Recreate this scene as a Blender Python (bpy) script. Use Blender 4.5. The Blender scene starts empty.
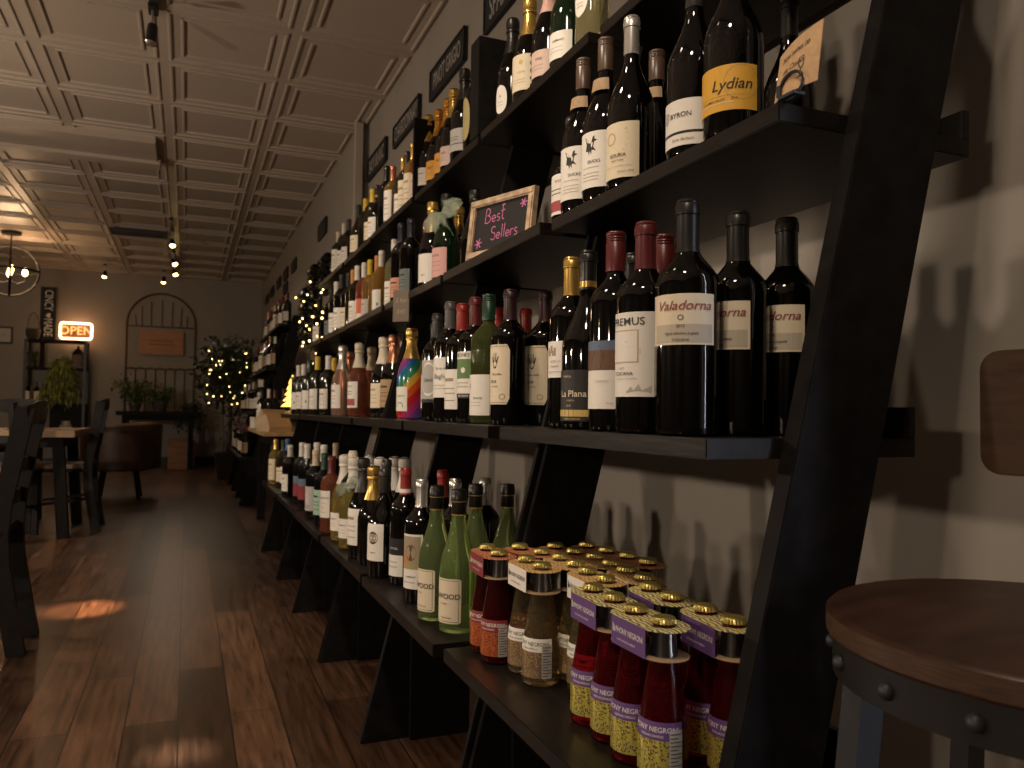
import bpy, bmesh, math, random
from mathutils import Vector, Matrix
random.seed(7)
SC = bpy.context.scene
COL = SC.collection
PI = math.pi
FL = 0.9                      # the camera stands 0.9 m above the floor (floor is z = 0)

# ------------------------------------------------------------------ materials
MATS = {}
def _new(name):
    m = bpy.data.materials.new(name); m.use_nodes = True
    return m, m.node_tree, m.node_tree.nodes['Principled BSDF']

def mat(name, col=(.5, .5, .5), rough=.5, metal=0., spec=.5, trans=0., ior=1.45, emit=None, estr=0., noise=0., nscale=30., stretch=None, bump=0., coat=0., alpha=1.):
    if name in MATS: return MATS[name]
    m, nt, b = _new(name)
    b.inputs['Base Color'].default_value = (*col, 1)
    b.inputs['Roughness'].default_value = rough
    b.inputs['Metallic'].default_value = metal
    b.inputs['Specular IOR Level'].default_value = spec
    b.inputs['Transmission Weight'].default_value = trans
    b.inputs['IOR'].default_value = ior
    b.inputs['Coat Weight'].default_value = coat
    b.inputs['Coat Roughness'].default_value = .08
    b.inputs['Alpha'].default_value = alpha
    if emit:
        b.inputs['Emission Color'].default_value = (*emit, 1); b.inputs['Emission Strength'].default_value = estr
    if noise or bump:
        tc = nt.nodes.new('ShaderNodeTexCoord'); mp = nt.nodes.new('ShaderNodeMapping')
        mp.inputs['Scale'].default_value = stretch or (1, 1, 1)
        n = nt.nodes.new('ShaderNodeTexNoise'); n.inputs['Scale'].default_value = nscale; n.inputs['Detail'].default_value = 5
        nt.links.new(tc.outputs['Object'], mp.inputs['Vector']); nt.links.new(mp.outputs['Vector'], n.inputs['Vector'])
        if noise:
            cr = nt.nodes.new('ShaderNodeValToRGB')
            cr.color_ramp.elements[0].position = .3; cr.color_ramp.elements[1].position = .7
            cr.color_ramp.elements[0].color = tuple(max(0, c * (1 - noise)) for c in col) + (1,)
            cr.color_ramp.elements[1].color = tuple(min(1, c * (1 + noise)) for c in col) + (1,)
            nt.links.new(n.outputs['Fac'], cr.inputs['Fac']); nt.links.new(cr.outputs['Color'], b.inputs['Base Color'])
        if bump:
            bp = nt.nodes.new('ShaderNodeBump'); bp.inputs['Strength'].default_value = bump; bp.inputs['Distance'].default_value = .004
            nt.links.new(n.outputs['Fac'], bp.inputs['Height']); nt.links.new(bp.outputs['Normal'], b.inputs['Normal'])
    MATS[name] = m
    return m

def rainbow_mat():
    m, nt, b = _new('rainbow_stripes')
    tc = nt.nodes.new('ShaderNodeTexCoord'); sp = nt.nodes.new('ShaderNodeSeparateXYZ')
    nt.links.new(tc.outputs['Object'], sp.inputs[0])
    at = nt.nodes.new('ShaderNodeMath'); at.operation = 'ARCTAN2'
    nt.links.new(sp.outputs['Y'], at.inputs[0]); nt.links.new(sp.outputs['X'], at.inputs[1])
    a = nt.nodes.new('ShaderNodeMath'); a.operation = 'MULTIPLY'; a.inputs[1].default_value = -.22
    nt.links.new(at.outputs[0], a.inputs[0])
    z = nt.nodes.new('ShaderNodeMath'); z.operation = 'MULTIPLY_ADD'; z.inputs[1].default_value = 4.6
    nt.links.new(sp.outputs['Z'], z.inputs[0]); nt.links.new(a.outputs[0], z.inputs[2])
    f = nt.nodes.new('ShaderNodeMath'); f.operation = 'FRACT'; nt.links.new(z.outputs[0], f.inputs[0])
    cr = nt.nodes.new('ShaderNodeValToRGB'); r = cr.color_ramp; r.interpolation = 'CONSTANT'
    cols = [(.36, .015, .02), (.48, .07, .015), (.50, .28, .03), (.03, .20, .11), (.015, .13, .27), (.14, .04, .22), (.32, .025, .12)]
    r.elements[0].color = (*cols[0], 1); r.elements[1].position = 1 / 7; r.elements[1].color = (*cols[1], 1)
    for i in range(2, 7):
        e = r.elements.new(i / 7); e.color = (*cols[i], 1)
    nt.links.new(f.outputs[0], cr.inputs[0]); nt.links.new(cr.outputs[0], b.inputs['Base Color'])
    b.inputs['Roughness'].default_value = .12
    MATS['g_rainbow'] = m

def floor_mat():
    m, nt, b = _new('walnut_planks')
    tc = nt.nodes.new('ShaderNodeTexCoord'); mp = nt.nodes.new('ShaderNodeMapping')
    mp.inputs['Rotation'].default_value = (0, 0, PI / 2)
    nt.links.new(tc.outputs['Object'], mp.inputs[0])
    br = nt.nodes.new('ShaderNodeTexBrick')
    br.offset = .37; br.inputs['Scale'].default_value = 1
    br.inputs['Brick Width'].default_value = 1.25; br.inputs['Row Height'].default_value = .14
    br.inputs['Mortar Size'].default_value = .0022; br.inputs['Mortar Smooth'].default_value = .2; br.inputs['Bias'].default_value = 0
    br.inputs['Color1'].default_value = (0, 0, 0, 1); br.inputs['Color2'].default_value = (1, 1, 1, 1); br.inputs['Mortar'].default_value = (.5, .5, .5, 1)
    nt.links.new(mp.outputs[0], br.inputs['Vector'])
    cr = nt.nodes.new('ShaderNodeValToRGB'); r = cr.color_ramp
    r.elements[0].color = (.048, .026, .0165, 1); r.elements[1].color = (.150, .080, .048, 1)
    e = r.elements.new(.5); e.color = (.086, .046, .028, 1)
    nt.links.new(br.outputs['Color'], cr.inputs[0])
    mp2 = nt.nodes.new('ShaderNodeMapping'); mp2.inputs['Scale'].default_value = (22, 1.6, 1)
    nt.links.new(tc.outputs['Object'], mp2.inputs[0])
    n = nt.nodes.new('ShaderNodeTexNoise'); n.inputs['Scale'].default_value = 2.2; n.inputs['Detail'].default_value = 8; n.inputs['Roughness'].default_value = .68
    nt.links.new(mp2.outputs[0], n.inputs['Vector'])
    cr2 = nt.nodes.new('ShaderNodeValToRGB'); cr2.color_ramp.elements[0].position = .34; cr2.color_ramp.elements[1].position = .68
    cr2.color_ramp.elements[0].color = (.35, .32, .30, 1); cr2.color_ramp.elements[1].color = (1.45, 1.38, 1.3, 1)
    nt.links.new(n.outputs['Fac'], cr2.inputs[0])
    mx = nt.nodes.new('ShaderNodeMix'); mx.data_type = 'RGBA'; mx.blend_type = 'MULTIPLY'; mx.inputs[0].default_value = 1
    nt.links.new(cr.outputs[0], mx.inputs[6]); nt.links.new(cr2.outputs[0], mx.inputs[7])
    mx2 = nt.nodes.new('ShaderNodeMix'); mx2.data_type = 'RGBA'
    nt.links.new(br.outputs['Fac'], mx2.inputs[0]); nt.links.new(mx.outputs[2], mx2.inputs[6]); mx2.inputs[7].default_value = (.012, .007, .004, 1)
    nt.links.new(mx2.outputs[2], b.inputs['Base Color'])
    rr = nt.nodes.new('ShaderNodeMapRange'); rr.inputs['To Min'].default_value = .22; rr.inputs['To Max'].default_value = .42
    nt.links.new(n.outputs['Fac'], rr.inputs['Value']); nt.links.new(rr.outputs[0], b.inputs['Roughness'])
    bp = nt.nodes.new('ShaderNodeBump'); bp.inputs['Strength'].default_value = .18; bp.inputs['Distance'].default_value = .003
    nt.links.new(n.outputs['Fac'], bp.inputs['Height']); nt.links.new(bp.outputs[0], b.inputs['Normal'])
    b.inputs['Specular IOR Level'].default_value = .45
    return m

def spots_mat(name, base, dot, scale, rough=.35, metal=0., thr=.42):
    """printed card or foil label: rings of cells on a coloured ground"""
    if name in MATS: return MATS[name]
    m, nt, b = _new(name)
    tc = nt.nodes.new('ShaderNodeTexCoord')
    v = nt.nodes.new('ShaderNodeTexVoronoi'); v.inputs['Scale'].default_value = scale; v.feature = 'F1'
    nt.links.new(tc.outputs['Object'], v.inputs['Vector'])
    cr = nt.nodes.new('ShaderNodeValToRGB'); cr.color_ramp.interpolation = 'CONSTANT'
    cr.color_ramp.elements[0].color = (*dot, 1); cr.color_ramp.elements[1].position = thr; cr.color_ramp.elements[1].color = (*base, 1)
    nt.links.new(v.outputs['Distance'], cr.inputs[0]); nt.links.new(cr.outputs[0], b.inputs['Base Color'])
    b.inputs['Roughness'].default_value = rough; b.inputs['Metallic'].default_value = metal
    MATS[name] = m
    return m

def wave_mat(name, base, line, scale=90, rough=.4):
    if name in MATS: return MATS[name]
    m, nt, b = _new(name)
    tc = nt.nodes.new('ShaderNodeTexCoord')
    w = nt.nodes.new('ShaderNodeTexWave'); w.inputs['Scale'].default_value = scale; w.inputs['Distortion'].default_value = 7; w.inputs['Detail'].default_value = 1
    w.inputs['Detail Scale'].default_value = 1.1
    nt.links.new(tc.outputs['Object'], w.inputs['Vector'])
    cr = nt.nodes.new('ShaderNodeValToRGB'); cr.color_ramp.elements[0].position = .35; cr.color_ramp.elements[1].position = .5
    cr.color_ramp.elements[0].color = (*line, 1); cr.color_ramp.elements[1].color = (*base, 1)
    nt.links.new(w.outputs['Fac'], cr.inputs[0]); nt.links.new(cr.outputs[0], b.inputs['Base Color'])
    b.inputs['Roughness'].default_value = rough
    MATS[name] = m
    return m

# glass
mat('g_dark', (.0018, .0015, .0013), .045, spec=.55)
mat('g_olive', (.010, .0095, .0035), .05, spec=.5)
mat('g_green', (.004, .012, .004), .045)
mat('g_amber', (.62, .36, .09), .04, trans=.8, ior=1.3)
mat('g_rosedark', (.55, .12, .07), .04, trans=.8, ior=1.3)
mat('g_rose', (.50, .16, .09), .04, trans=.82, ior=1.3)
mat('g_copperglass', (.42, .17, .09), .16, metal=.7)
mat('g_goldwine', (.72, .56, .16), .03, trans=.85, ior=1.3)
mat('g_clear', (.62, .44, .34), .03, trans=.8, ior=1.33)
mat('g_clearwine', (.55, .52, .30), .03, trans=.85, ior=1.33)
mat('g_palegold', (.72, .66, .36), .03, trans=.9, ior=1.33)
mat('g_palegreen', (.42, .48, .15), .03, trans=.93, ior=1.25)
mat('g_kenwood', (.70, .90, .38), .015, trans=.92, ior=1.30)
mat('g_red', (.30, .009, .015), .03, trans=.9, ior=1.28)
mat('g_redbrown', (.12, .010, .008), .03, trans=.8, ior=1.3)
mat('g_straw', (.80, .66, .36), .02, trans=.95, ior=1.22)
rainbow_mat()
# capsules
CAPC = dict(black=(.010, .009, .008), maroon=(.095, .012, .014), plum=(.030, .011, .014), gold=(.62, .40, .11), red=(.25, .020, .015), green=(.010, .040, .022), grey=(.075, .072, .068),
            charcoal=(.028, .026, .025), copper=(.52, .22, .12), cream=(.62, .56, .44), beige=(.50, .40, .27), silver=(.62, .60, .57), yellow=(.62, .42, .04), white=(.66, .62, .56),
            teal=(.015, .05, .055), brown=(.085, .050, .034), navy=(.016, .017, .034), orange=(.50, .22, .07), pinkfoil=(.62, .38, .33), orangefoil=(.66, .31, .06), dkgreen=(.012, .035, .016),
            blue=(.05, .10, .24))
for k, c in CAPC.items():
    met = .75 if k in ('gold', 'copper', 'silver', 'orangefoil') else 0.
    mat('c_' + k, c, .26 if met else .33, metal=met)
# papers and prints
PAP = dict(white=(.78, .74, .68), cream=(.72, .62, .46), dim=(.52, .49, .45), ink=(.03, .026, .024), wine=(.27, .06, .06), gold=(.58, .40, .12), tan=(.38, .25, .12), kraft=(.42, .28, .16),
           mustard=(.70, .38, .045), pink=(.66, .36, .34), salmon=(.58, .27, .18), slate=(.13, .15, .15), mint=(.30, .45, .36), orange=(.72, .33, .045), blush=(.62, .46, .40), yellow=(.66, .52, .20),
           blacklab=(.014, .012, .012), brownpic=(.13, .06, .03), bluepic=(.10, .14, .22), greenpic=(.10, .20, .06), sepia=(.34, .27, .18), faint=(.48, .42, .33), orangepic=(.58, .18, .07), redink=(.36, .06, .07), olivelab=(.36, .30, .13),
           gold2=(.50, .38, .22), purple=(.12, .055, .20), skyblue=(.12, .25, .38), grey=(.42, .40, .38), darkred=(.22, .022, .03), orangered=(.60, .13, .05), chalkpink=(.55, .15, .33), teal=(.22, .42, .40))
for k, c in PAP.items(): mat('p_' + k, c, .55)
M_BLACK = mat('black_brown_wood', (.010, .0073, .0057), .40, noise=.35, nscale=14, stretch=(6, .7, 6), bump=.12, spec=.2)
M_BLACKP = mat('black_stained_wood', (.008, .007, .0068), .6, noise=.4, nscale=30, bump=.1, spec=.12)
M_WALL = mat('taupe_paint', (.27, .24, .208), .62, noise=.05, nscale=3, bump=.05, spec=.3)
M_CEIL = mat('painted_tin', (.37, .305, .25), .42, spec=.45)
M_TRIM = mat('trim_paint', (.40, .34, .29), .5)
M_DKBASE = mat('dark_baseboard', (.012, .011, .010), .5)
M_CHAIR = mat('charcoal_stain', (.014, .0125, .0125), .5, spec=.2, noise=.25, nscale=30)
M_METAL = mat('black_metal', (.018, .018, .019), .42, metal=.35)
M_GUN = mat('gunmetal', (.036, .036, .042), .48, metal=.4)
M_STEEL = mat('steel', (.55, .52, .48), .3, metal=.9)
M_SEATW = mat('walnut_ply', (.036, .0165, .0095), .36, noise=.3, nscale=5, stretch=(2, 6, 2), bump=.06)
M_SEATE = mat('walnut_ply_edge', (.052, .024, .013), .45, noise=.5, nscale=40, stretch=(1, 1, 18))
M_BACKW = mat('walnut_back', (.050, .026, .0145), .6, spec=.2, noise=.28, nscale=6, stretch=(3, 3, 14), bump=.05)
M_TBL = mat('table_wood', (.27, .17, .095), .45, noise=.3, nscale=6, stretch=(1, 8, 8))
M_FRAME = mat('weathered_frame', (.46, .33, .22), .55, noise=.4, nscale=40, stretch=(1, 1, 1), bump=.2)
M_CHALK = mat('chalkboard', (.012, .011, .012), .7)
M_LEAF = mat('leaf', (.07, .10, .022), .5, noise=.4, nscale=20)
M_LEAFD = mat('leaf_dark', (.030, .042, .014), .5, noise=.4, nscale=20)
M_FERN = mat('fern', (.26, .27, .06), .5, noise=.3, nscale=20)
M_BULB = mat('warm_bulb', (1, .8, .5), .4, emit=(1, .62, .22), estr=14)
M_FAIRY = mat('fairy_bulb', (1, .8, .5), .4, emit=(1, .66, .25), estr=6)
M_DARKPAINT = mat('dark_brown_paint', (.045, .036, .030), .6)
M_PLANT_POT = mat('pot', (.05, .04, .035), .6)

# ------------------------------------------------------------------ geometry helpers
class MB:
    def __init__(s): s.v = []; s.f = []; s.mi = []
    def add(s, vs, fs, mi=0):
        o = len(s.v); s.v += [tuple(p) for p in vs]
        s.f += [tuple(i + o for i in f) for f in fs]; s.mi += [mi] * len(fs)
        return s
    def box(s, x0, x1, y0, y1, z0, z1, mi=0):
        v = [(x, y, z) for z in (z0, z1) for y in (y0, y1) for x in (x0, x1)]
        return s.add(v, [(0, 2, 3, 1), (4, 5, 7, 6), (0, 1, 5, 4), (2, 6, 7, 3), (0, 4, 6, 2), (1, 3, 7, 5)], mi)
    def prism(s, pts, axis, a, b, mi=0):
        """polygon extruded along an axis; pts are the two other coordinates in xyz order"""
        n = len(pts)
        def P(p, t): return (t, p[0], p[1]) if axis == 'x' else (p[0], t, p[1]) if axis == 'y' else (p[0], p[1], t)
        v = [P(p, a) for p in pts] + [P(p, b) for p in pts]
        f = [tuple(range(n))[::-1], tuple(range(n, 2 * n))] + [(i, (i + 1) % n, n + (i + 1) % n, n + i) for i in range(n)]
        return s.add(v, f, mi)
    def lathe(s, prof, n=20, mi=0, c=(0, 0, 0)):
        vs = []; fs = []
        for r, z in prof:
            for k in range(n):
                t = 2 * PI * k / n; vs.append((c[0] + r * math.cos(t), c[1] + r * math.sin(t), c[2] + z))
        for i in range(len(prof) - 1):
            for k in range(n):
                k2 = (k + 1) % n; fs.append((i * n + k, i * n + k2, (i + 1) * n + k2, (i + 1) * n + k))
        fs.append(tuple(range(n))[::-1]); L = (len(prof) - 1) * n; fs.append(tuple(range(L, L + n)))
        return s.add(vs, fs, mi)
    def tube(s, pts, r, n=8, mi=0, closed=False, rect=None):
        """sweep along a polyline; rect=(w,h) gives a flat bar"""
        pts = [Vector(p) for p in pts]; N = len(pts); vs = []; fs = []
        for i, p in enumerate(pts):
            if closed: d = pts[(i + 1) % N] - pts[i - 1]
            else: d = pts[min(i + 1, N - 1)] - pts[max(i - 1, 0)]
            d.normalize()
            up = Vector((0, 0, 1)) if abs(d.z) < .9 else Vector((0, 1, 0))
            a = d.cross(up).normalized(); b = a.cross(d).normalized()
            rr = r[i] if isinstance(r, (list, tuple)) else r
            if rect:
                for q, w in ((-1, -1), (1, -1), (1, 1), (-1, 1)): vs.append(p + a * q * rect[0] / 2 + b * w * rect[1] / 2)
            else:
                for k in range(n):
                    t = 2 * PI * k / n; vs.append(p + a * rr * math.cos(t) + b * rr * math.sin(t))
        m = 4 if rect else n
        for i in range(N if closed else N - 1):
            j = (i + 1) % N
            for k in range(m):
                k2 = (k + 1) % m; fs.append((i * m + k, i * m + k2, j * m + k2, j * m + k))
        if not closed: fs += [tuple(range(m))[::-1], tuple(range((N - 1) * m, N * m))]
        return s.add(vs, fs, mi)
    def ball(s, c, r, n=10, mi=0, sz=1.):
        prof = [(max(.0004, r * math.sin(PI * i / n)), -r * sz * math.cos(PI * i / n)) for i in range(n + 1)]
        return s.lathe(prof, n + 2, mi, c)
    def mesh(s, name, mats, smooth=False, bevel=0.):
        me = bpy.data.meshes.new(name)
        me.from_pydata([tuple(p) for p in s.v], [], s.f)
        mats = mats if isinstance(mats, (list, tuple)) else [mats]
        for m in mats: me.materials.append(m)
        for p, i in zip(me.polygons, s.mi): p.material_index = i
        bm = bmesh.new(); bm.from_mesh(me)
        bmesh.ops.recalc_face_normals(bm, faces=bm.faces)
        if bevel: bmesh.ops.bevel(bm, geom=bm.edges[:], offset=bevel, segments=2, affect='EDGES', clamp_overlap=True)
        bm.to_mesh(me); bm.free()
        if smooth:
            for p in me.polygons: p.use_smooth = True
            try: me.set_sharp_from_angle(angle=math.radians(40))
            except Exception: pass
        me.update()
        return me
    def build(s, name, mats, parent=None, loc=(0, 0, 0), rz=0, smooth=False, bevel=0.):
        return link(name, s.mesh(name, mats, smooth, bevel), parent, loc, rz)

def link(name, me, parent=None, loc=(0, 0, 0), rz=0):
    o = bpy.data.objects.new(name, me); COL.objects.link(o)
    o.location = loc; o.rotation_euler = (0, 0, rz)
    if parent: o.parent = parent
    return o

LABELS = []
def tag(o, label, cat, group=None, kind=None):
    o['label'] = label; o['category'] = cat; LABELS.append(label)
    if group: o['group'] = group
    if kind: o['kind'] = kind
    return o
def thing(name, label, cat, loc=(0, 0, 0), rz=0, group=None):
    return tag(link(name, None, None, loc, rz), label, cat, group)
def struct(o): o['kind'] = 'structure'; return o

# lettering: built-in font curves turned into flat meshes
_TXT = {}
def text_geo(s, size=1., shear=0., align='CENTER'):
    key = (s, shear, align, size > .1)
    if key not in _TXT:
        cu = bpy.data.curves.new('lettering', 'FONT'); cu.body = s; cu.size = 1; cu.shear = shear
        cu.align_x = align; cu.align_y = 'CENTER'; cu.resolution_u = 3; cu.offset = 0 if size > .1 and align == 'CENTER' and shear > .3 else .006
        ob = bpy.data.objects.new('lettering', cu); COL.objects.link(ob)
        bpy.context.view_layer.update()
        ev = ob.evaluated_get(bpy.context.evaluated_depsgraph_get()); me = ev.to_mesh()
        _TXT[key] = ([(v.co.x, v.co.y) for v in me.vertices], [tuple(p.vertices) for p in me.polygons])
        ev.to_mesh_clear(); bpy.data.objects.remove(ob); bpy.data.curves.remove(cu)
    vs, fs = _TXT[key]
    return [(x * size, y * size) for x, y in vs], fs

def ribbon(strokes, w):
    """hand-drawn strokes: flat ribbons in 2-D"""
    vs = []; fs = []
    for st in strokes:
        n = len(st); o = len(vs)
        for i, (x, y) in enumerate(st):
            x0, y0 = st[max(i - 1, 0)]; x1, y1 = st[min(i + 1, n - 1)]
            d = math.hypot(x1 - x0, y1 - y0) or 1; nx, ny = -(y1 - y0) / d * w / 2, (x1 - x0) / d * w / 2
            vs += [(x + nx, y + ny), (x - nx, y - ny)]
        fs += [(o + 2 * i, o + 2 * i + 1, o + 2 * i + 3, o + 2 * i + 2) for i in range(n - 1)]
    return vs, fs
CAM_R = (0.924764, -0.380305, 0.01339)
CAM_U = (-0.026018, -0.028084, 0.999267)
CAM_F = (0.37965, 0.924434, 0.035866)
PACKS = {'A': ((0.5363, 1.4160), (0.5337, 1.3512)), 'B': ((0.5980, 1.4045), (0.6159, 1.3416)), 'C': ((0.6677, 1.3937), (0.6779, 1.3293)), 'D': ((0.7321, 1.3840), (0.7402, 1.3193)), 'E': ((0.7501, 1.2583), (0.7516, 1.1934)), 'F': ((0.5598, 1.2833), (0.5594, 1.2184)), 'G': ((0.6258, 1.2823), (0.6225, 1.2176)), 'H': ((0.6880, 1.2700), (0.6855, 1.2052)), 'I': ((0.6129, 1.1573), (0.6105, 1.0925)), 'J': ((0.6798, 1.1459), (0.6748, 1.0814)), 'K': ((0.5619, 1.0426), (0.5606, 0.9777)), 'L': ((0.6465, 1.0196), (0.6408, 0.9552)), 'M': ((0.5554, 0.9116), (0.5567, 0.8467)), 'N': ((0.6442, 0.8815), (0.6400, 0.8170))}
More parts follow.
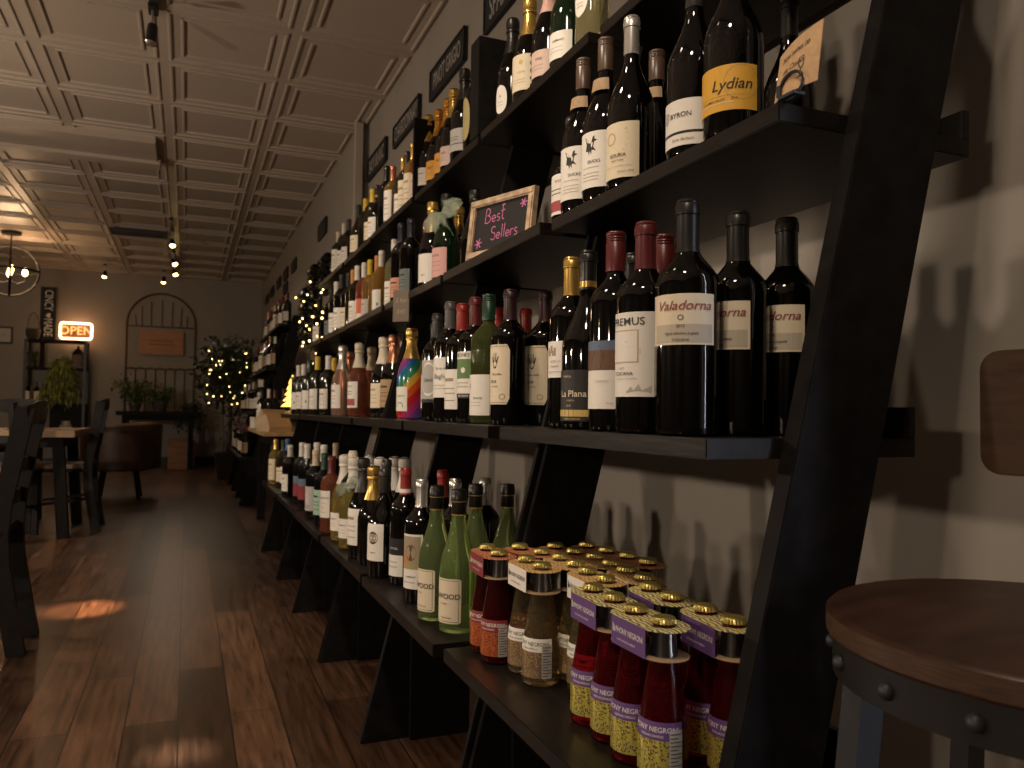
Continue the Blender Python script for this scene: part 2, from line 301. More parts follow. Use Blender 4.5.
# level, kind, x, y, height, glass, capsule style, capsule colour, label, look, short name
ROWS = [
(2, 'B', 0.6129, 0.8809, 0.3138, 'dark', 'cap', 'black', 'vala', 'dark bottle with full cream script label and black capsule', 'nearest cream-labelled bottle'),
(2, 'B', 0.6979, 0.8847, 0.3078, 'dark', 'cap', 'black', 'vala', 'dark bottle with half-hidden cream script label', 'middle cream-labelled bottle'),
(2, 'B', 0.783, 0.8843, 0.3083, 'dark', 'cap', 'black', 'vala', 'dark bottle with cream label nearest the wall', 'wall-side cream-labelled bottle'),
(2, 'B', 0.6129, 0.986, 0.3071, 'dark', 'cap', 'maroon', 'remus', 'dark bottle with tall white etched label and maroon capsule', 'tall white etched label'),
(2, 'B', 0.6797, 1.0392, 0.3053, 'dark', 'screw', 'maroon', 'none', 'dark bottle with ridged red screw cap', 'red screw cap'),
(2, 'B', 0.7015, 1.1682, 0.3024, 'dark', 'capband', 'black', 'none', 'dark bottle with black gold-banded cap behind the front row', 'gold-banded cap'),
(2, 'B', 0.6359, 1.1126, 0.3207, 'dark', 'screw', 'maroon', 'tree', 'dark bottle with tree picture label and maroon cap', 'tree picture label'),
(2, 'U', 0.6553, 1.2447, 0.3167, 'dark', 'capband', 'black', 'plana', 'sloping dark bottle with black and gold label', 'black and gold label'),
(2, 'B', 0.6672, 1.3341, 0.3218, 'dark', 'cap', 'gold', 'castle', 'dark bottle with gold capsule and white castle label', 'gold capsule'),
(2, 'B', 0.7424, 1.6153, 0.3007, 'dark', 'cap', 'plum', 'stag', 'dark bottle with eight-sided antler label and plum capsule', 'farther antler label'),
(2, 'B', 0.6572, 1.6158, 0.2993, 'dark', 'cap', 'plum', 'stag', 'dark bottle with complete eight-sided antler label in front', 'nearer antler label'),
(2, 'B', 0.7873, 1.8305, 0.29, 'dark', 'cap', 'red', 'dimwhite', 'dark bottle with bright red cap behind antler labels', 'red cap behind'),
(2, 'B', 0.7471, 1.9154, 0.3, 'dark', 'cap', 'red', 'none', 'dark bottle with red cap in the back row', 'back-row red cap'),
(2, 'B', 0.6605, 1.7605, 0.3076, 'palegreen', 'screw', 'green', 'sauv', 'pale green glass bottle with green cap and plain white label', 'pale green bottle'),
(2, 'B', 0.657, 1.8457, 0.3124, 'dark', 'cap', 'maroon', 'bones', 'dark bottle with green field picture label', 'green picture label'),
(2, 'B', 0.6542, 1.9383, 0.3073, 'dark', 'cap', 'red', 'white', 'dark bottle with orange-red cap and white label', 'orange-red cap'),
(2, 'B', 0.6491, 2.0234, 0.3228, 'dark', 'cap', 'grey', 'baglio', 'dark bottle with grey cap and white lettered label', 'grey cap'),
(2, 'B', 0.676, 2.231, 0.3152, 'dark', 'cap', 'charcoal', 'oval', 'dark bottle with charcoal cap and pale oval label', 'pale oval label'),
(2, 'B', 0.7274, 2.4206, 0.31, 'dark', 'cap', 'charcoal', 'sketch', 'dark bottle with small patterned white label', 'patterned white label'),
(2, 'C', 0.8382, 2.9672, 0.3047, 'dark', 'champ', 'copper', 'dimwhite', 'sparkling bottle with copper foil neck', 'copper foil neck'),
(2, 'C', 0.7295, 2.7154, 0.32, 'rainbow', 'champ', 'gold', 'rainbow', 'rainbow-striped sparkling bottle with gold foil', 'rainbow bottle'),
(2, 'C', 0.8352, 3.2171, 0.32, 'dark', 'champ', 'cream', 'none', 'sparkling bottle with cream foil behind rainbow stripes', 'hidden cream foil'),
(2, 'C', 0.734, 2.9968, 0.3193, 'dark', 'champ', 'copper', 'tan', 'sparkling bottle with copper foil and tan label', 'copper foil'),
(2, 'C', 0.7173, 3.0931, 0.3207, 'dark', 'champ', 'cream', 'cream', 'sparkling bottle with cream foil and cream label', 'cream foil'),
(2, 'C', 0.8407, 3.8552, 0.3062, 'rose', 'champ', 'copper', 'none', 'pink sparkling bottle with copper foil, half hidden', 'half-hidden copper foil'),
(2, 'C', 0.7727, 3.5678, 0.3168, 'rose', 'champ', 'beige', 'medal', 'pink sparkling bottle with beige foil and medal label', 'medal label'),
(2, 'C', 0.7027, 3.4999, 0.3271, 'rose', 'champ', 'cream', 'redprint', 'pink bottle with cream foil and red-printed label', 'red-printed label'),
(2, 'C', 0.7479, 3.9738, 0.32, 'copperglass', 'champ', 'copper', 'none', 'all-copper coloured sparkling bottle', 'all-copper bottle'),
(2, 'C', 0.6706, 3.7302, 0.33, 'clear', 'champ', 'silver', 'white', 'clear sparkling bottle with silver foil', 'silver foil'),
(2, 'B', 0.72, 4.2571, 0.305, 'olive', 'cap', 'yellow', 'none', 'olive bottle with yellow cap, partly hidden', 'yellow cap'),
(2, 'B', 0.665, 4.0963, 0.305, 'olive', 'cap', 'white', 'white', 'olive bottle with white cap and white label', 'white cap'),
(2, 'B', 0.66, 4.426, 0.32, 'olive', 'cap', 'yellow', 'wide', 'olive bottle with tall yellow cap and wide label', 'tall yellow cap'),
(2, 'B', 0.655, 4.6865, 0.315, 'olive', 'cap', 'green', 'leaf', 'olive bottle with green cap and leaf label', 'green cap'),
(2, 'B', 0.645, 4.868, 0.3, 'olive', 'cap', 'white', 'white', 'olive bottle with white cap next to green', 'white cap beside green'),
(2, 'B', 0.632, 4.9962, 0.3, 'olive', 'cap', 'white', 'leaf', 'olive bottle with white cap and leafy label', 'white cap with leaf'),
(2, 'B', 0.71, 5.2163, 0.3, 'olive', 'cap', 'teal', 'white', 'olive bottle with dark teal cap near lit tree', 'teal cap'),
(3, 'U', 0.9238, 1.0387, 0.31, 'dark', 'cap', 'black', 'none', 'dark bottle standing behind the kraft note card', 'bottle behind the note card'),
(3, 'U', 0.7218, 0.9269, 0.31, 'dark', 'cap', 'black', 'lydian', 'big dark bottle with mustard yellow label', 'mustard label'),
(3, 'U', 0.7218, 1.0223, 0.31, 'dark', 'cap', 'charcoal', 'byron', 'dark sloping bottle with split white label', 'split white label'),
(3, 'U', 0.8049, 1.2598, 0.29, 'dark', 'screw', 'brown', 'neckband', 'dark bottle with brown cap and kraft neck band at back', 'back brown cap'),
(3, 'U', 0.7218, 1.2127, 0.3165, 'dark', 'cap', 'silver', 'mira', 'dark bottle with silver capsule and sunburst label', 'silver capsule with sunburst label'),
(3, 'U', 0.7218, 1.3081, 0.319, 'dark', 'screw', 'brown', 'ducks', 'dark bottle with kraft neck band and perched bird label', 'nearer bird label'),
(3, 'U', 0.7218, 1.3999, 0.3172, 'dark', 'screw', 'brown', 'ducks', 'dark bottle with kraft neck band, leftmost of bird labels', 'leftmost bird label'),
(3, 'U', 0.7634, 1.5321, 0.25, 'dark', 'cap', 'charcoal', 'redprint', 'shorter dark bottle with red-printed white label', 'short red-printed label'),
(3, 'C', 0.8186, 2.3158, 0.3, 'dark', 'champ', 'black', 'none', 'sparkling bottle with black foil behind the chalkboard', 'black foil behind the chalkboard'),
(3, 'C', 0.8349, 2.5303, 0.3007, 'dark', 'champ', 'gold', 'pink', 'sparkling bottle with gold foil left of chalkboard', 'gold foil beside the chalkboard'),
(3, 'C', 0.772, 2.464, 0.3193, 'green', 'champ', 'black', 'pink', 'ribbon-tied dark green sparkling bottle with pink label', 'ribbon-tied pink-labelled bottle'),
(3, 'C', 0.7594, 2.5819, 0.32, 'dark', 'champ', 'gold', 'swash', 'sparkling bottle with gold foil and teal-striped label', 'teal-striped label'),
(3, 'C', 0.8135, 2.8258, 0.3092, 'dark', 'champ', 'copper', 'diamond', 'sparkling bottle with copper foil and yellow diamond label', 'yellow diamond label'),
(3, 'B', 0.738, 2.7853, 0.3043, 'dark', 'cap', 'navy', 'slate', 'dark bottle with navy cap and slate label', 'navy cap with slate label'),
(3, 'B', 0.7464, 2.9584, 0.3248, 'dark', 'cap', 'navy', 'salmon', 'dark bottle with navy cap and salmon label', 'navy cap with salmon label'),
(3, 'B', 0.7876, 3.2291, 0.32, 'clearwine', 'screw', 'white', 'white', 'clear bottle with patterned white cap', 'patterned white cap'),
(3, 'B', 0.7901, 3.4787, 0.32, 'amber', 'cap', 'white', 'leaf', 'amber bottle with white cap and leafy label', 'amber bottle'),
(3, 'B', 0.7935, 3.5766, 0.315, 'amber', 'cap', 'orange', 'none', 'amber bottle with orange cap behind', 'orange cap'),
(3, 'B', 0.7891, 3.7122, 0.32, 'amber', 'cap', 'yellow', 'dimwhite', 'amber bottle with yellow cap', 'yellow cap on amber'),
(3, 'B', 0.7795, 3.801, 0.32, 'rosedark', 'cap', 'white', 'orange', 'rosy bottle with white cap and orange label', 'orange label'),
(3, 'B', 0.7649, 3.8959, 0.32, 'olive', 'cap', 'white', 'white', 'olive bottle with wide white cap', 'wide white cap'),
(3, 'B', 0.7678, 4.0173, 0.32, 'olive', 'cap', 'orange', 'none', 'olive bottle with brownish orange cap', 'brownish orange cap'),
(3, 'B', 0.7631, 4.1166, 0.32, 'dark', 'cap', 'charcoal', 'cream', 'dark bottle with charcoal cap and cream label', 'charcoal cap with cream label'),
(3, 'B', 0.741, 4.1948, 0.32, 'dark', 'cap', 'charcoal', 'white', 'dark bottle with charcoal cap and white label', 'charcoal cap with white label'),
(3, 'B', 0.7555, 4.4389, 0.32, 'dark', 'cap', 'white', 'white', 'dark bottle with short white cap', 'short white cap'),
(3, 'B', 0.76, 4.6188, 0.31, 'dark', 'cap', 'black', 'slate', 'dark bottle with grey-green label beside the rack', 'grey-green label'),
(3, 'B', 0.77, 5.1382, 0.31, 'dark', 'cap', 'black', 'white', 'dark bottle with white label at far shelf end', 'far-end white label'),
(4, 'B', 0.85, 1.608, 0.31, 'palegold', 'cap', 'gold', 'round', 'pale golden bottle with round white label', 'round white label'),
(4, 'C', 0.845, 1.7235, 0.32, 'green', 'champ', 'green', 'shortwhite', 'green sparkling bottle with short white label', 'short white label'),
(4, 'C', 0.845, 1.8334, 0.32, 'dark', 'champ', 'pinkfoil', 'shortpink', 'sparkling bottle with pale pink foil', 'pale pink foil'),
(4, 'C', 0.8462, 1.9671, 0.32, 'dark', 'champ', 'gold', 'crest', 'sparkling bottle with gold foil and scalloped cream label', 'scalloped cream label'),
(4, 'C', 0.8457, 2.0889, 0.32, 'dark', 'champ', 'black', 'ovalwhite', 'sparkling bottle with black foil and narrow oval label', 'black foil'),
(4, 'B', 0.826, 2.3458, 0.29, 'dark', 'cap', 'black', 'olivelab', 'dark bottle with olive-gold label before black divider', 'olive-gold label'),
(4, 'C', 0.8317, 2.4768, 0.3259, 'dark', 'champ', 'black', 'shortgrey', 'sparkling bottle with grey label left of black divider', 'grey label by divider'),
(4, 'C', 0.8446, 2.6335, 0.3193, 'dark', 'champ', 'gold', 'shortpink', 'sparkling bottle with gold foil and salmon pink label', 'salmon pink label'),
(4, 'C', 0.8517, 2.7251, 0.318, 'dark', 'champ', 'orangefoil', 'shortorange', 'sparkling bottle with orange foil and orange label', 'orange foil and label'),
(4, 'C', 0.8469, 2.8163, 0.31, 'dark', 'champ', 'orangefoil', 'shortorange', 'sparkling bottle with orange label farther from divider', 'farther orange label'),
(4, 'C', 0.8325, 2.9104, 0.32, 'dark', 'champ', 'gold', 'shortwhite', 'tall sparkling bottle with gold foil and white label', 'tall gold foil'),
(4, 'B', 0.8591, 3.1043, 0.3, 'rosedark', 'cap', 'gold', 'blush', 'reddish bottle with gold capsule and blush label', 'blush label'),
(4, 'B', 0.8507, 3.1876, 0.3, 'amber', 'cap', 'gold', 'creamtall', 'amber bottle with gold capsule and tall cream label', 'amber with gold capsule'),
(4, 'B', 0.8542, 3.2979, 0.3, 'olive', 'cap', 'charcoal', 'creamtall', 'olive bottle with charcoal capsule and cream label', 'charcoal capsule'),
(4, 'B', 0.859, 3.3844, 0.3, 'olive', 'cap', 'gold', 'white', 'olive bottle with slim gold-white capsule', 'slim gold-white capsule'),
(4, 'B', 0.8416, 3.5075, 0.294, 'amber', 'cap', 'copper', 'whitetall', 'amber bottle with copper capsule and large white label', 'copper capsule'),
(4, 'B', 0.8304, 3.5867, 0.3165, 'dark', 'cap', 'black', 'none', 'dark bottle with black capsule behind copper one', 'black capsule behind copper'),
(4, 'U', 0.8465, 3.8547, 0.2993, 'dark', 'capband', 'black', 'white', 'dark bottle with black neck and white band', 'black neck with white band'),
(4, 'B', 0.8412, 3.9384, 0.3007, 'olive', 'cap', 'yellow', 'cream', 'olive bottle with bright yellow capsule', 'bright yellow capsule'),
(4, 'B', 0.8473, 4.1315, 0.3, 'olive', 'cap', 'yellow', 'none', 'olive bottle with second yellow capsule', 'second yellow capsule'),
(4, 'U', 0.838, 4.2695, 0.3, 'olive', 'cap', 'dkgreen', 'cream', 'olive sloping bottle with dark green capsule', 'dark green capsule'),
(4, 'B', 0.8498, 4.6195, 0.3, 'olive', 'cap', 'grey', 'white', 'olive bottle with pale grey capsule', 'pale grey capsule'),
(4, 'B', 0.8449, 4.7388, 0.3, 'olive', 'cap', 'white', 'white', 'olive bottle with white capsule', 'plain white capsule'),
(4, 'B', 0.845, 4.9332, 0.29, 'olive', 'cap', 'cream', 'whitetall', 'olive bottle with cream capsule and tall label', 'cream capsule'),
(1, 'F', 0.5268, 1.5634, 0.289, 'kenwood', 'lip', 'black', 'kenwood', 'light green glass bottle with cream label, nearer of two', 'nearer green bottle'),
(1, 'F', 0.5116, 1.6694, 0.288, 'kenwood', 'lip', 'black', 'kenwood', 'light green glass bottle with cream label, farther of two', 'farther green bottle'),
(1, 'F', 0.5977, 1.6592, 0.2899, 'kenwood', 'lip', 'black', 'none', 'green glass bottle in second row', 'second-row green bottle'),
(1, 'F', 0.6747, 1.6599, 0.2881, 'kenwood', 'lip', 'black', 'none', 'green glass bottle nearest the wall', 'wall-side green bottle'),
(1, 'B', 0.5237, 1.8331, 0.288, 'dark', 'cap', 'silver', 'photo', 'dark bottle with silver cap and photo label', 'silver cap and photo label'),
(1, 'B', 0.6048, 1.8243, 0.2883, 'dark', 'cap', 'silver', 'none', 'dark bottle with silver cap behind green glass', 'silver cap behind green glass'),
(1, 'B', 0.6837, 1.829, 0.2877, 'dark', 'cap', 'silver', 'none', 'dark bottle with silver cap nearest the wall', 'wall-side silver cap'),
(1, 'B', 0.6109, 1.9452, 0.3, 'dark', 'cap', 'red', 'none', 'dark bottle with red cap at the back', 'back red cap'),
(1, 'B', 0.5368, 2.0333, 0.3, 'dark', 'capband', 'red', 'blackwhite', 'dark bottle with red cap and white neck ring', 'red cap with white ring'),
(1, 'U', 0.5309, 2.2261, 0.3108, 'dark', 'cap', 'charcoal', 'sketch', 'dark bottle with charcoal cap and ink sketch label', 'ink sketch label'),
(1, 'U', 0.5059, 2.1423, 0.29, 'dark', 'cap', 'charcoal', 'portrait', 'dark bottle with round dark emblem on white label', 'round emblem label'),
(1, 'C', 0.514, 2.3134, 0.2866, 'dark', 'champ', 'gold', 'none', 'unlabelled dark sparkling bottle with gold foil', 'gold foil'),
(1, 'C', 0.6166, 2.4738, 0.3029, 'dark', 'champ', 'white', 'none', 'sparkling bottle with grey-white foil at the back', 'back grey-white foil'),
(1, 'C', 0.6256, 2.3836, 0.3049, 'dark', 'champ', 'white', 'none', 'sparkling bottle with pale foil behind the red cap', 'pale foil behind red cap'),
(1, 'C', 0.5881, 2.5602, 0.296, 'dark', 'champ', 'white', 'none', 'sparkling bottle with white foil behind gold foil', 'white foil behind gold'),
(1, 'C', 0.6046, 2.7887, 0.29, 'dark', 'champ', 'white', 'none', 'sparkling bottle with white foil in second row', 'second-row white foil'),
(1, 'C', 0.508, 2.4282, 0.3035, 'dark', 'champ', 'charcoal', 'whitenarrow', 'sparkling bottle with charcoal foil and white label', 'charcoal foil'),
(1, 'C', 0.513, 2.6105, 0.2961, 'goldwine', 'champ', 'white', 'shortwhite', 'golden sparkling bottle with white foil and silver ribbon', 'white foil with ribbon'),
(1, 'C', 0.5144, 2.7787, 0.2934, 'goldwine', 'champ', 'white', 'shortwhite', 'golden sparkling bottle with white foil, farther one', 'farther white foil'),
(1, 'B', 0.5256, 2.6945, 0.3115, 'dark', 'cap', 'cream', 'none', 'dark bottle with cream cap behind the white foils', 'cream cap behind white foils'),
(1, 'B', 0.5022, 2.9717, 0.2792, 'rose', 'cap', 'maroon', 'script', 'rose wine bottle with maroon cap and white script label', 'rose bottle'),
(1, 'B', 0.5022, 3.1329, 0.2818, 'dark', 'cap', 'green', 'mint', 'dark bottle with green cap and mint label', 'mint label'),
(1, 'B', 0.5022, 3.3655, 0.2821, 'dark', 'cap', 'beige', 'silverlab', 'dark bottle with beige cap and silvery label', 'beige cap'),
(1, 'B', 0.6219, 3.577, 0.3023, 'dark', 'cap', 'beige', 'none', 'dark bottle with beige cap in back row', 'back beige cap'),
(1, 'B', 0.5453, 3.4321, 0.2999, 'dark', 'cap', 'white', 'none', 'dark bottle with white cap behind green cap', 'white cap behind green'),
(1, 'B', 0.5572, 3.703, 0.2992, 'dark', 'cap', 'white', 'none', 'dark bottle with white cap in far back row', 'far back white cap'),
(1, 'B', 0.5238, 3.7747, 0.2898, 'dark', 'cap', 'white', 'sunset', 'dark bottle with white cap and sunset picture label', 'sunset label'),
(1, 'B', 0.5213, 3.9318, 0.29, 'dark', 'cap', 'white', 'sunset', 'dark bottle with white cap and second sunset label', 'second sunset label'),
(1, 'B', 0.5022, 4.2406, 0.2651, 'dark', 'cap', 'white', 'white', 'dark bottle with tall white cap at far end', 'tall white cap at far end'),
(1, 'B', 0.5406, 4.6885, 0.28, 'dark', 'cap', 'blue', 'white', 'dark bottle with blue cap at the far end', 'blue cap'),
(1, 'B', 0.5022, 4.9631, 0.27, 'goldwine', 'cap', 'gold', 'creamtall', 'golden clear bottle at the far shelf end', 'golden clear bottle'),
(1, 'B', 0.5275, 4.7749, 0.27, 'olive', 'cap', 'green', 'cream', 'olive bottle with green cap at the far end', 'far green cap'),
]
# ------------------------------------------------------------------ bottles
def shoulder(R, rn, z0, z1, p, n=8):
    return [(rn + (R - rn) * ((.5 + .5 * math.cos(PI * i / n)) ** p), z0 + (z1 - z0) * i / n) for i in range(n + 1)]
# kind: radius, height, profile, body zone in which a label sits flat
def profile(kind):
    if kind == 'B':
        R, H = .0375, .30
        p = [(R * .55, .006), (R * .80, 0), (R * .97, .003), (R, .010), (R, .188)] + shoulder(R, .0124, .192, .238, .8)[1:] + [(.0120, .280), (.0134, .281), (.0134, .293), (.0120, .295), (.0116, H)]
    elif kind == 'U':
        R, H = .0410, .30
        p = [(R * .55, .006), (R * .80, 0), (R * .97, .003), (R, .010), (R, .130)] + shoulder(R, .0124, .134, .238, 1.15, 10)[1:] + [(.0120, .280), (.0134, .281), (.0134, .293), (.0120, .295), (.0116, H)]
    elif kind == 'F':
        R, H = .0365, .29
        p = [(R * .6, .006), (R * .82, 0), (R * .97, .003), (R, .010), (R, .115)] + shoulder(R, .0135, .119, .240, 1.0, 10)[1:] + [(.0133, .266), (.0150, .267), (.0150, .279), (.0135, .281), (.0130, H)]
    else:
        R, H = .0430, .31
        p = [(R * .5, .012), (R * .78, 0), (R * .96, .003), (R, .012), (R, .135)] + shoulder(R, .0150, .139, .262, 1.1, 10)[1:] + [(.0148, .270), (.0172, .272), (.0172, .281), (.0152, .283), (.0150, .285), (.0160, H)]
    return R, H, p
def r_at(prof, z):
    for (r0, z0), (r1, z1) in zip(prof[1:], prof[2:]):
        if z0 <= z <= z1 and z1 > z0: return r0 + (r1 - r0) * (z - z0) / (z1 - z0)
    return prof[-1][0]

CACHE = {}
def cached(key, fn):
    if key not in CACHE: CACHE[key] = fn()
    return CACHE[key]

def body_mesh(kind, glass):
    R, H, p = profile(kind)
    return cached(('body', kind, glass), lambda: MB().lathe(p, 26).mesh('bottle_glass', MATS['g_' + glass], smooth=True))

def cap_mesh(kind, style, color):
    def mk():
        R, H, p = profile(kind); e = .0007; m = MB()
        c = MATS['c_' + color]; mats = [c]
        if style in ('cap', 'capband'):
            z0 = {'B': .232, 'U': .234, 'F': .236, 'C': .22}[kind]
            q = [(r_at(p, z0) + .0001, z0)] + [(r + e, z) for r, z in p if z > z0 + .002 and z < H - .004]
            q = [(r_at(p, z0) + e, z0)] + [(max(r, .0122) + e, z) for r, z in q[1:]] + [(.0134 + e, H - .003), (.0118, H + .0005), (.002, H + .0008)]
            m.lathe(q, 20)
            if style == 'capband':
                bz = z0 + .004; m.lathe([(r_at(p, bz) + e, bz), (r_at(p, bz) + 2.2 * e, bz), (r_at(p, bz + .01) + 2.2 * e, bz + .010), (r_at(p, bz + .01) + e, bz + .010)], 20, 1)
                mats.append(MATS['p_white'] if color == 'red' else MATS['c_gold'])
        elif style == 'screw':
            z0 = H - .060; r = .0147
            q = [(r_at(p, z0), z0 - .0005), (r, z0)]
            for k in range(3): q += [(r, H - .017 + k * .004), (r - .0008, H - .016 + k * .004), (r - .0008, H - .0145 + k * .004), (r, H - .0135 + k * .004)]
            q += [(r, H - .0015), (r - .0015, H + .0005), (.002, H + .0008)]
            m.lathe(q, 22)
        elif style == 'lip':
            q = [(.0139, H - .052), (.0146, H - .051), (.0142, H - .024), (.0160, H - .022), (.0160, H - .008), (.0145, H - .006), (.0145, H), (.002, H + .0008)]
            m.lathe(q, 20)
            m.lathe([(.0140, H - .0535), (.0150, H - .0535), (.0150, H - .0505), (.0140, H - .0505)], 20, 1); mats.append(MATS['c_gold'])
            m.lathe([(.0140, H - .0255), (.0158, H - .0255), (.0158, H - .0235), (.0140, H - .0235)], 20, 1)
        else:
            z0 = .205; q = [(r_at(p, z0) + .0003, z0)]
            for k in range(1, 8):
                z = z0 + (.268 - z0) * k / 7; q.append((r_at(p, z) + .0009, z))
            q += [(.0188, .270), (.0190, .276), (.0170, .280), (.0186, .286), (.0192, .296), (.0180, .3055), (.0120, .3110), (.003, .3125)]
            m.lathe(q, 20)
        return m.mesh('bottle_capsule', mats, smooth=True)
    return cached(('cap', kind, style, color), mk)

# labels: z range as fractions of the bottle height, half angle, paper, items
# items: ('t', text, size, x, y, colour, shear) ('r', x0, x1, y0, y1, colour) ('o', x, y, rx, ry, colour) ('g', x, y, r, w, colour) ('p', points, colour) ; metres along the arc, y as fraction
DX = {'vala': 0., 'lydian': .004, 'rainbow': .004, 'round': 0., 'ovalwhite': 0., 'olivelab': 0., 'diamond': 0., 'kenwood': 0., 'remus': .004}
def lines(x0, x1, ys, w=.02, c='faint'): return [('r', x0, x1, y - w / 2, y + w / 2, c) for y in ys]
ANT = [(-.003, .60), (-.006, .68), (-.010, .80), (-.0075, .80), (-.004, .72), (-.004, .86), (-.002, .86), (-.001, .72), (.001, .72), (.002, .86), (.004, .86), (.004, .72), (.0075, .80), (.010, .80), (.006, .68), (.003, .60)]
DUCK = [(-.010, .66), (-.008, .78), (-.012, .92), (-.005, .86), (-.001, .79), (.003, .80), (.006, .90), (.010, .92), (.0095, .86), (.015, .84), (.009, .81), (.007, .72), (.013, .64), (.004, .67), (.003, .58), (.000, .66), (-.002, .57), (-.004, .65)]
